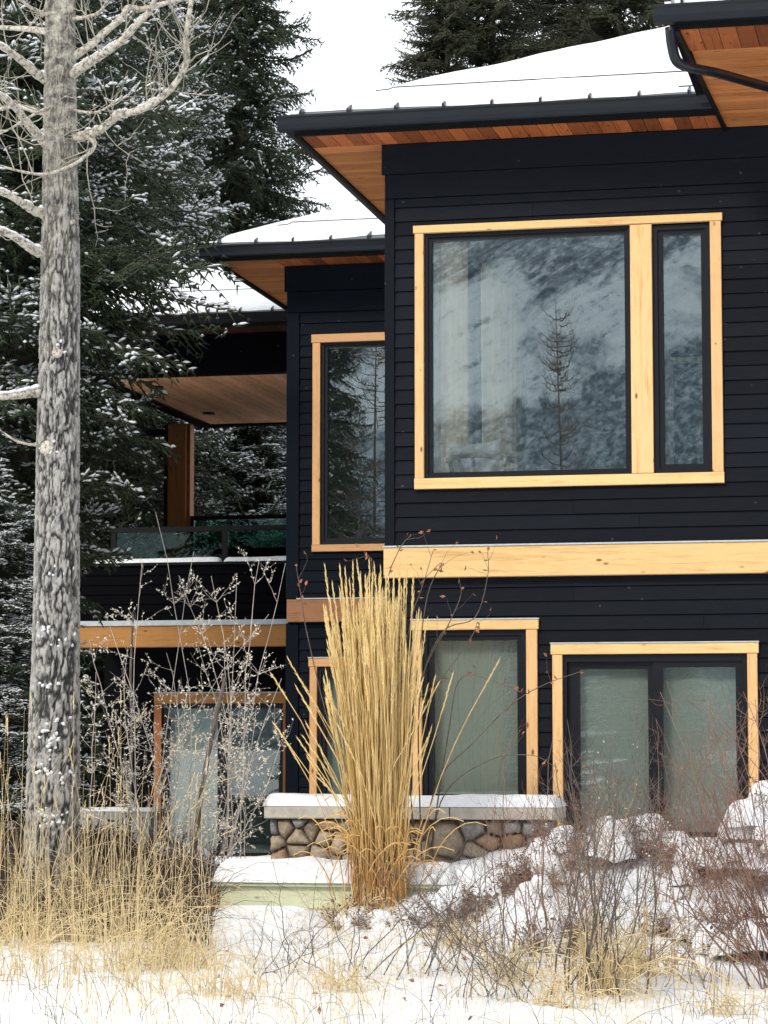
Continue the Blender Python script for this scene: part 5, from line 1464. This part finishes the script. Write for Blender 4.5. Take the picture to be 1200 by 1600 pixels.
# snow-laden low bushes on the bank
def snowy_bush(label, px, Y, w, h, seed, n=420, mat='redtwig', snow_cover=.75, zoff=0.0):
    r = np.random.default_rng(seed); b = gp(px, Y); b[2] += zoff
    root = empty('snowy_bush', tuple(b), label, 'bush', 'low bushes loaded with snow on the bank')
    a = r.uniform(0, 2 * math.pi, n); q = np.sqrt(r.uniform(0, 1, n)) * (.45 + .75 * fbm(np.cos(a) * 1.8 + seed, np.sin(a) * 1.8, 2, seed))
    hz = h * np.clip(1 - q ** 2, 0, 1) ** .5; bx_, by_ = b[0] + np.cos(a) * q * w, b[1] + np.sin(a) * q * w * .8
    P0 = np.stack([bx_, by_, ground_h(bx_, by_) - .02 + zoff + hz * r.uniform(.0, .9, n)], 1)
    d = r.normal(0, 1, (n, 3)) * [1, 1, .8] + [0, 0, .35]; d /= np.linalg.norm(d, axis=1, keepdims=True)
    P1 = P0 + d * r.uniform(.06, .2, n)[:, None] * (.6 + h)
    v1 = segs(P0, P1, .0035, .0018, 3)
    m_ = n * 2; i = r.integers(0, n, m_); t = r.uniform(.3, .95, (m_, 1)); s_ = P0[i] * (1 - t) + P1[i] * t
    v2 = segs(s_, s_ + r.normal(0, .03, (m_, 3)), .0024, .0012, 3)
    v, f = merge([v1, v2]); mesh_obj('twigs', v, f, M[mat], root, kind='stuff')
    i = r.integers(0, n, n); v, f = leaves(P1[i] + r.normal(0, .012, (n, 3)), r.normal(size=(n, 3)), r.uniform(.02, .04, n), r.uniform(.006, .013, n)); mesh_obj('dry_leaves', v, f, M['drybrown'] if mat != 'undergrowth' else M['undergrowth'], root, kind='stuff')
    # snow lying on it: a few overlapping lumpy caps with torn edges
    parts = []; k = int((6 + w * 17 + (h * 10 if h < .5 else 40)) * snow_cover)
    for c_ in range(k):
        qa, qr = r.uniform(0, 2 * math.pi), r.uniform(0, .85)
        R_ = r.uniform(.07, .17) * (.75 + .7 * w); hc = R_ * r.uniform(.35, .65); gx_, gy_ = b[0] + math.cos(qa) * qr * w, b[1] + math.sin(qa) * qr * w * .8
        c = np.array([gx_, gy_, gz(gx_, gy_) + zoff + h * (1 - qr ** 2) ** .5 * (r.uniform(.55, 1.0) if h < .5 else r.uniform(.1, 1.0)) - hc * .3])
        nn, mm_ = 24, 9
        th_, q_ = np.meshgrid(np.linspace(0, 2 * math.pi, nn, endpoint=False), np.linspace(0.0, 1, mm_))
        lob = .62 + .75 * fbm(np.cos(th_) * 1.6 + c[0] * 7, np.sin(th_) * 1.6 + c[1] * 7, 3, seed + c_)
        rad_ = R_ * q_ ** .8 * lob; X_, Y_ = c[0] + rad_ * np.cos(th_), c[1] + rad_ * np.sin(th_)
        Z_ = c[2] + hc * np.sqrt(np.clip(1 - q_ ** 2.2, 0, 1)) + .04 * (fbm(X_ * 8, Y_ * 8, 3, seed) - .5) * (1 - q_ ** 4) - .09 * q_ ** 3 * lob
        ii = np.arange(nn * mm_).reshape(mm_, nn); F_ = np.stack([ii[:-1], ii[1:], np.roll(ii, -1, 1)[1:], np.roll(ii, -1, 1)[:-1]], -1).reshape(-1, 4)
        Vt = np.stack([X_, Y_, Z_], -1).reshape(-1, 3); Vb = Vt.copy(); Vb[:, 2] = np.minimum(Vb[:, 2] - .004, c[2] - .015)
        parts += [(Vt, F_), (Vb, F_[:, ::-1])]
    v, f = merge(parts); mesh_obj('snow_load', v, f, M['snow'], root, smooth=True, kind='stuff')
    return root


snowy_bush('rounded snow heaped bush below the left patio door leaf', 945, 18.7, .36, .34, 1)
snowy_bush('snow heaped bush at the foot of the patio door middle post', 1010, 18.9, .3, .26, 2)
snowy_bush('tall snow laden bush at the right edge in front of the yellow door trim', 1195, 18.3, .3, .75, 3, n=700, snow_cover=1.4)
snowy_bush('snow heaped bush between the patio door and the right edge', 1100, 18.5, .42, .2, 4)
snowy_bush('brown leaved low bush half buried in snow right of the round stone', 815, 18.0, .33, .17, 5, n=500, snow_cover=.6)
snowy_bush('low snow capped bush beside the end of the stone wall', 875, 18.8, .3, .28, 6)
snowy_bush('small brown bush poking out of the bank in the middle of the twigs', 870, 16.9, .3, .13, 7, n=500, snow_cover=.45)
snowy_bush('low bush with dark hollow on the right part of the bank', 1080, 17.2, .34, .16, 8, n=500, snow_cover=.6)
snowy_bush('dark low bush half under snow at the right edge', 1180, 16.8, .4, .22, 9, n=700, mat='undergrowth', snow_cover=.8)
snowy_bush('small brown tuft bush at the foot of the golden grass', 560, 17.7, .22, .12, 10, n=360, snow_cover=.4)
snowy_bush('twiggy snow specked bush just right of the golden grass base', 700, 17.6, .32, .15, 11, n=400, snow_cover=.55)
snowy_bush('dark bush with little snow in the lower left tall grass', 150, 18.9, .55, .75, 12, n=2600, mat='undergrowth', snow_cover=.12)
snowy_bush('wide dark bush between the big trunk and the green edging', 250, 19.4, .6, .6, 13, n=2600, mat='undergrowth', snow_cover=.12)
snowy_bush('dark bush behind the tall grass at the left edge', 30, 19.6, .6, .75, 14, n=2600, mat='undergrowth', snow_cover=.12)


# ------------------------------------------------------------------ grasses
def blades(n, xr, Yr, hr, lean, r, r0=.003, dens=None, bias=0.0):
    X = r.uniform(*xr, n); Yq = r.uniform(*Yr, n)
    px = np.array([at(x, 1160, y)[0] for x, y in zip(X, Yq)])
    if dens is not None: k = r.random(n) < dens(X, Yq); px, Yq, X = px[k], Yq[k], X[k]
    n = len(px); b = np.stack([px, Yq, ground_h(px, Yq) - .03], 1)
    h = r.uniform(*hr, n) * (.6 + .6 * r.random(n)); a = r.uniform(0, 2 * math.pi, n); l = h * np.abs(r.normal(0, lean, n))
    t = np.linspace(0, 1, 6)[None, :, None]; dv = np.stack([np.cos(a) * l + bias * h, np.sin(a) * l * .6, 0 * h], 1)[:, None]
    up = np.stack([0 * h, 0 * h, h], 1)[:, None]; dr = np.stack([0 * h, 0 * h, -np.minimum(l, h) * .7], 1)[:, None]
    P = b[:, None] + dv * t ** 1.7 + up * t + dr * t ** 3
    ra = (r0 * (1 - np.linspace(0, 1, 6) * .8))[None].repeat(n, 0)
    return segs(P[:, :-1].reshape(-1, 3), P[:, 1:].reshape(-1, 3), ra[:, :-1].ravel(), ra[:, 1:].ravel(), 3), P


r = np.random.default_rng(23)
(v1, P) = blades(3000, (-60, 345), (14.2, 18.6), (.2, 1.0), .75, r, .0038, lambda x, y: np.clip(3.2 * (fbm(x * .02, y * 2.2, 3, 8) - .32), 0, 1) * np.where(x > 270, .6, 1) * (.12 + .88 * ss(14.6, 16.9, y + .8 * (fbm(x * .02, y, 2, 41) - .5))))
(v2, P2) = blades(150, (-40, 330), (16.4, 18.3), (.8, 1.6), .28, r, .0035)
v, f = merge([v1, v2])
tag(mesh_obj('tall_dry_grass', v, f, M['dry']), 'tall straw coloured dry grass at the lower left', 'grass', kind='stuff')
hd_A, hd_B = [], []
for p in P2[:70]:
    d = p[-1] - p[-2]; d /= np.linalg.norm(d)
    for k in range(14): hd_A.append(p[-1] - d * .02 + d * .12 * k / 14); hd_B.append(hd_A[-1] + r.normal(0, .006, 3) + d * .02)
v, f = segs(hd_A, hd_B, .004, 0, 3); tag(mesh_obj('grass_seed_heads', v, f, M['dry']), 'narrow seed heads on the tallest dry grass stalks', 'seed heads', kind='stuff')
v, P = blades(2600, (-60, 335), (16.6, 19.6), (.25, .85), .6, r, .0035)
tag(mesh_obj('brown_undergrowth', v[0], v[1], M['undergrowth']), 'dark brown undergrowth between the tall grass stalks', 'undergrowth', kind='stuff')
v, P = blades(5200, (-60, 1260), (12.6, 17.6), (.1, .46), .8, r, .002, lambda x, y: np.clip(2.4 * (fbm(x * .012 + 3, y * 2.0, 3, 18) - .36), 0, 1))
tag(mesh_obj('sparse_grass', v[0], v[1], M['dry']), 'thin dry grass blades poking out of the foreground snow', 'grass', kind='stuff')
v, P = blades(520, (-60, 1260), (12.8, 17.0), (.12, .5), 1.0, r, .0022)
tag(mesh_obj('sparse_weed_stalks', v[0], v[1], M['greytwig']), 'dark weed stalks scattered over the foreground snow', 'weeds', kind='stuff')


def tuft(px, Y, n, h, seed, label, w=.08, mat='dry'):
    r = np.random.default_rng(seed); b = gp(px, Y); a = r.uniform(0, 2 * math.pi, n); hh = h * r.uniform(.45, 1.1, n); l = hh * np.abs(r.normal(0, .7, n))
    base = b + np.stack([r.normal(0, w, n), r.normal(0, w, n), np.full(n, -.03)], 1); t = np.linspace(0, 1, 6)[None, :, None]
    P = base[:, None] + np.stack([np.cos(a) * l, np.sin(a) * l, 0 * l], 1)[:, None] * t ** 1.5 + np.stack([0 * l, 0 * l, hh], 1)[:, None] * t + np.stack([0 * l, 0 * l, -l * .6], 1)[:, None] * t ** 3
    v, f = segs(P[:, :-1].reshape(-1, 3), P[:, 1:].reshape(-1, 3), .0034, .0026, 3)
    root = empty('grass_tuft', tuple(b), label, 'grass tuft', 'dry grass tufts in the snow'); mesh_obj('blades', v, f, M[mat], root, kind='stuff'); return root


tuft(940, 15.1, 150, .55, 1, 'straw tuft at the foot of the grey brown shrub', .1)
tuft(1000, 15.9, 120, .5, 2, 'straw tuft right of the tallest bare shrub', .12)
tuft(280, 15.9, 110, .3, 3, 'low straw tuft left of the smooth snow mound', .12)
tuft(800, 15.6, 70, .35, 4, 'straw tuft below the dark red stems', .1)
tuft(860, 14.6, 60, .3, 5, 'small straw tuft near the bottom edge, left of the tall shrub', .09)
tuft(350, 14.8, 70, .28, 6, 'thin straw tuft on the foreground snow at the lower left', .12)
tuft(540, 15.2, 50, .3, 7, 'thin straw tuft below the golden grass', .1)
tuft(720, 16.8, 80, .3, 8, 'low straw tuft right of the golden grass base', .1)
tuft(560, 17.8, 110, .3, 9, 'brownish straw tuft at the left foot of the golden grass', .12)
tuft(1130, 14.6, 50, .3, 10, 'small straw tuft on the open snow at the lower right', .09)
r = np.random.default_rng(5); n = 46
X = r.uniform(300, 1150, n); Yq = r.uniform(14, 17.8, n); p = np.array([gp(x, y) + [0, 0, .012] for x, y in zip(X, Yq)])
v, f = leaves(p, r.normal(size=(n, 3)) * [1, 1, .3], .05, .014, .5)
tag(mesh_obj('fallen_leaves', v, f, M['rustleaf']), 'rusty fallen leaves scattered on the snow', 'leaves', kind='stuff')

# ------------------------------------------------------------------ what the windows reflect: trees on the far side of the garden
def mirrored(px, Yv, plane):                                     # where a thing stands whose mirror image appears at px, Yv
    p = at(px, 1160, Yv); return (p[0], 2 * plane - Yv, 0)


def bare_tree(loc, H, label, seed, n, r0=.05, spread=.5, droop=.2, mat='greytwig', dens=1.0):
    r = np.random.default_rng(seed); root = empty('bare_tree', loc, label, 'tree', 'bare trees behind the camera'); loc = np.array(loc, float)
    z = np.linspace(0, 1, 14); pts = loc + np.stack([.1 * np.sin(z * 3 + seed), 0 * z, z * H], 1)
    v, f = tube(pts, r0 * (1 - z * .9), 7); mesh_obj('trunk', v, f, M[mat], root)
    L_ = []
    for i in range(n):
        t = r.uniform(.15, .98); a = r.uniform(0, 2 * math.pi); L = spread * (1.15 - t) * r.uniform(.6, 1.2) * 2; b = loc + [0, 0, t * H]
        q = np.linspace(0, 1, 9)[:, None]
        p = b + np.concatenate([math.cos(a) * L * q, math.sin(a) * L * q, -droop * L * q + (droop + .45) * L * q ** 2.4], 1) + r.normal(0, .012, (9, 3)) * q
        rs_ = np.linspace(.016, .005, 9); L_.append((p[:-1], p[1:], rs_[:-1], rs_[1:]))
        T_ = []; grow_twigs(p, int(6 * dens), .12, .4, .005, 0, T_, up=.5, rnd_=rt); L_ += T_
    v, f = finish(L_); mesh_obj('branches', v, f, M[mat], root, kind='stuff')


bare_tree(mirrored(878, 46, YM), 9.6, 'dead larch with upturned branches reflected in the big window', 1, 140, .06, .78)
bare_tree(mirrored(835, 50, YM), 4.6, 'small dead larch reflected left of the taller one', 2, 26, .035, .4)
bare_tree(mirrored(590, 62, YS), 13.0, 'leafless birch reflected in the tall upper window', 3, 130, .08, 1.5, .0, dens=2)
bare_tree(mirrored(560, 58, YS), 9.0, 'leafless aspen reflected beside the birch in the tall upper window', 4, 80, .06, 1.0, .0, dens=2)
place_spruce(spr1, mirrored(505, 60, YS), 1.0, (.7, .7, .95), 'spruce across the garden reflected at the left of the tall upper window', 'spruces across the garden')
place_spruce(spr1, mirrored(655, 62, YM), 3.0, (.55, .55, .5), 'young spruce across the garden reflected at the left of the big window', 'spruces across the garden')
place_spruce(spr2, mirrored(1065, 95, YM), 2.0, (.7, .7, .32), 'snowy spruce across the garden reflected in the narrow casement', 'spruces across the garden')
place_spruce(spr2, mirrored(760, 60, YM), 4.0, (1.0, 1.0, .3), 'low snowy spruce across the garden reflected in the lower window', 'spruces across the garden')
place_spruce(spr1, mirrored(1000, 58, YM), 5.0, (1.0, 1.0, .28), 'low dark spruce across the garden reflected in the patio door', 'spruces across the garden')
tris = sum(len(p.vertices) - 2 for me in bpy.data.meshes for p in me.polygons) if False else sum(len(m.polygons) for m in bpy.data.meshes)
print('POLYS', tris, 'OBJECTS', len(bpy.data.objects))
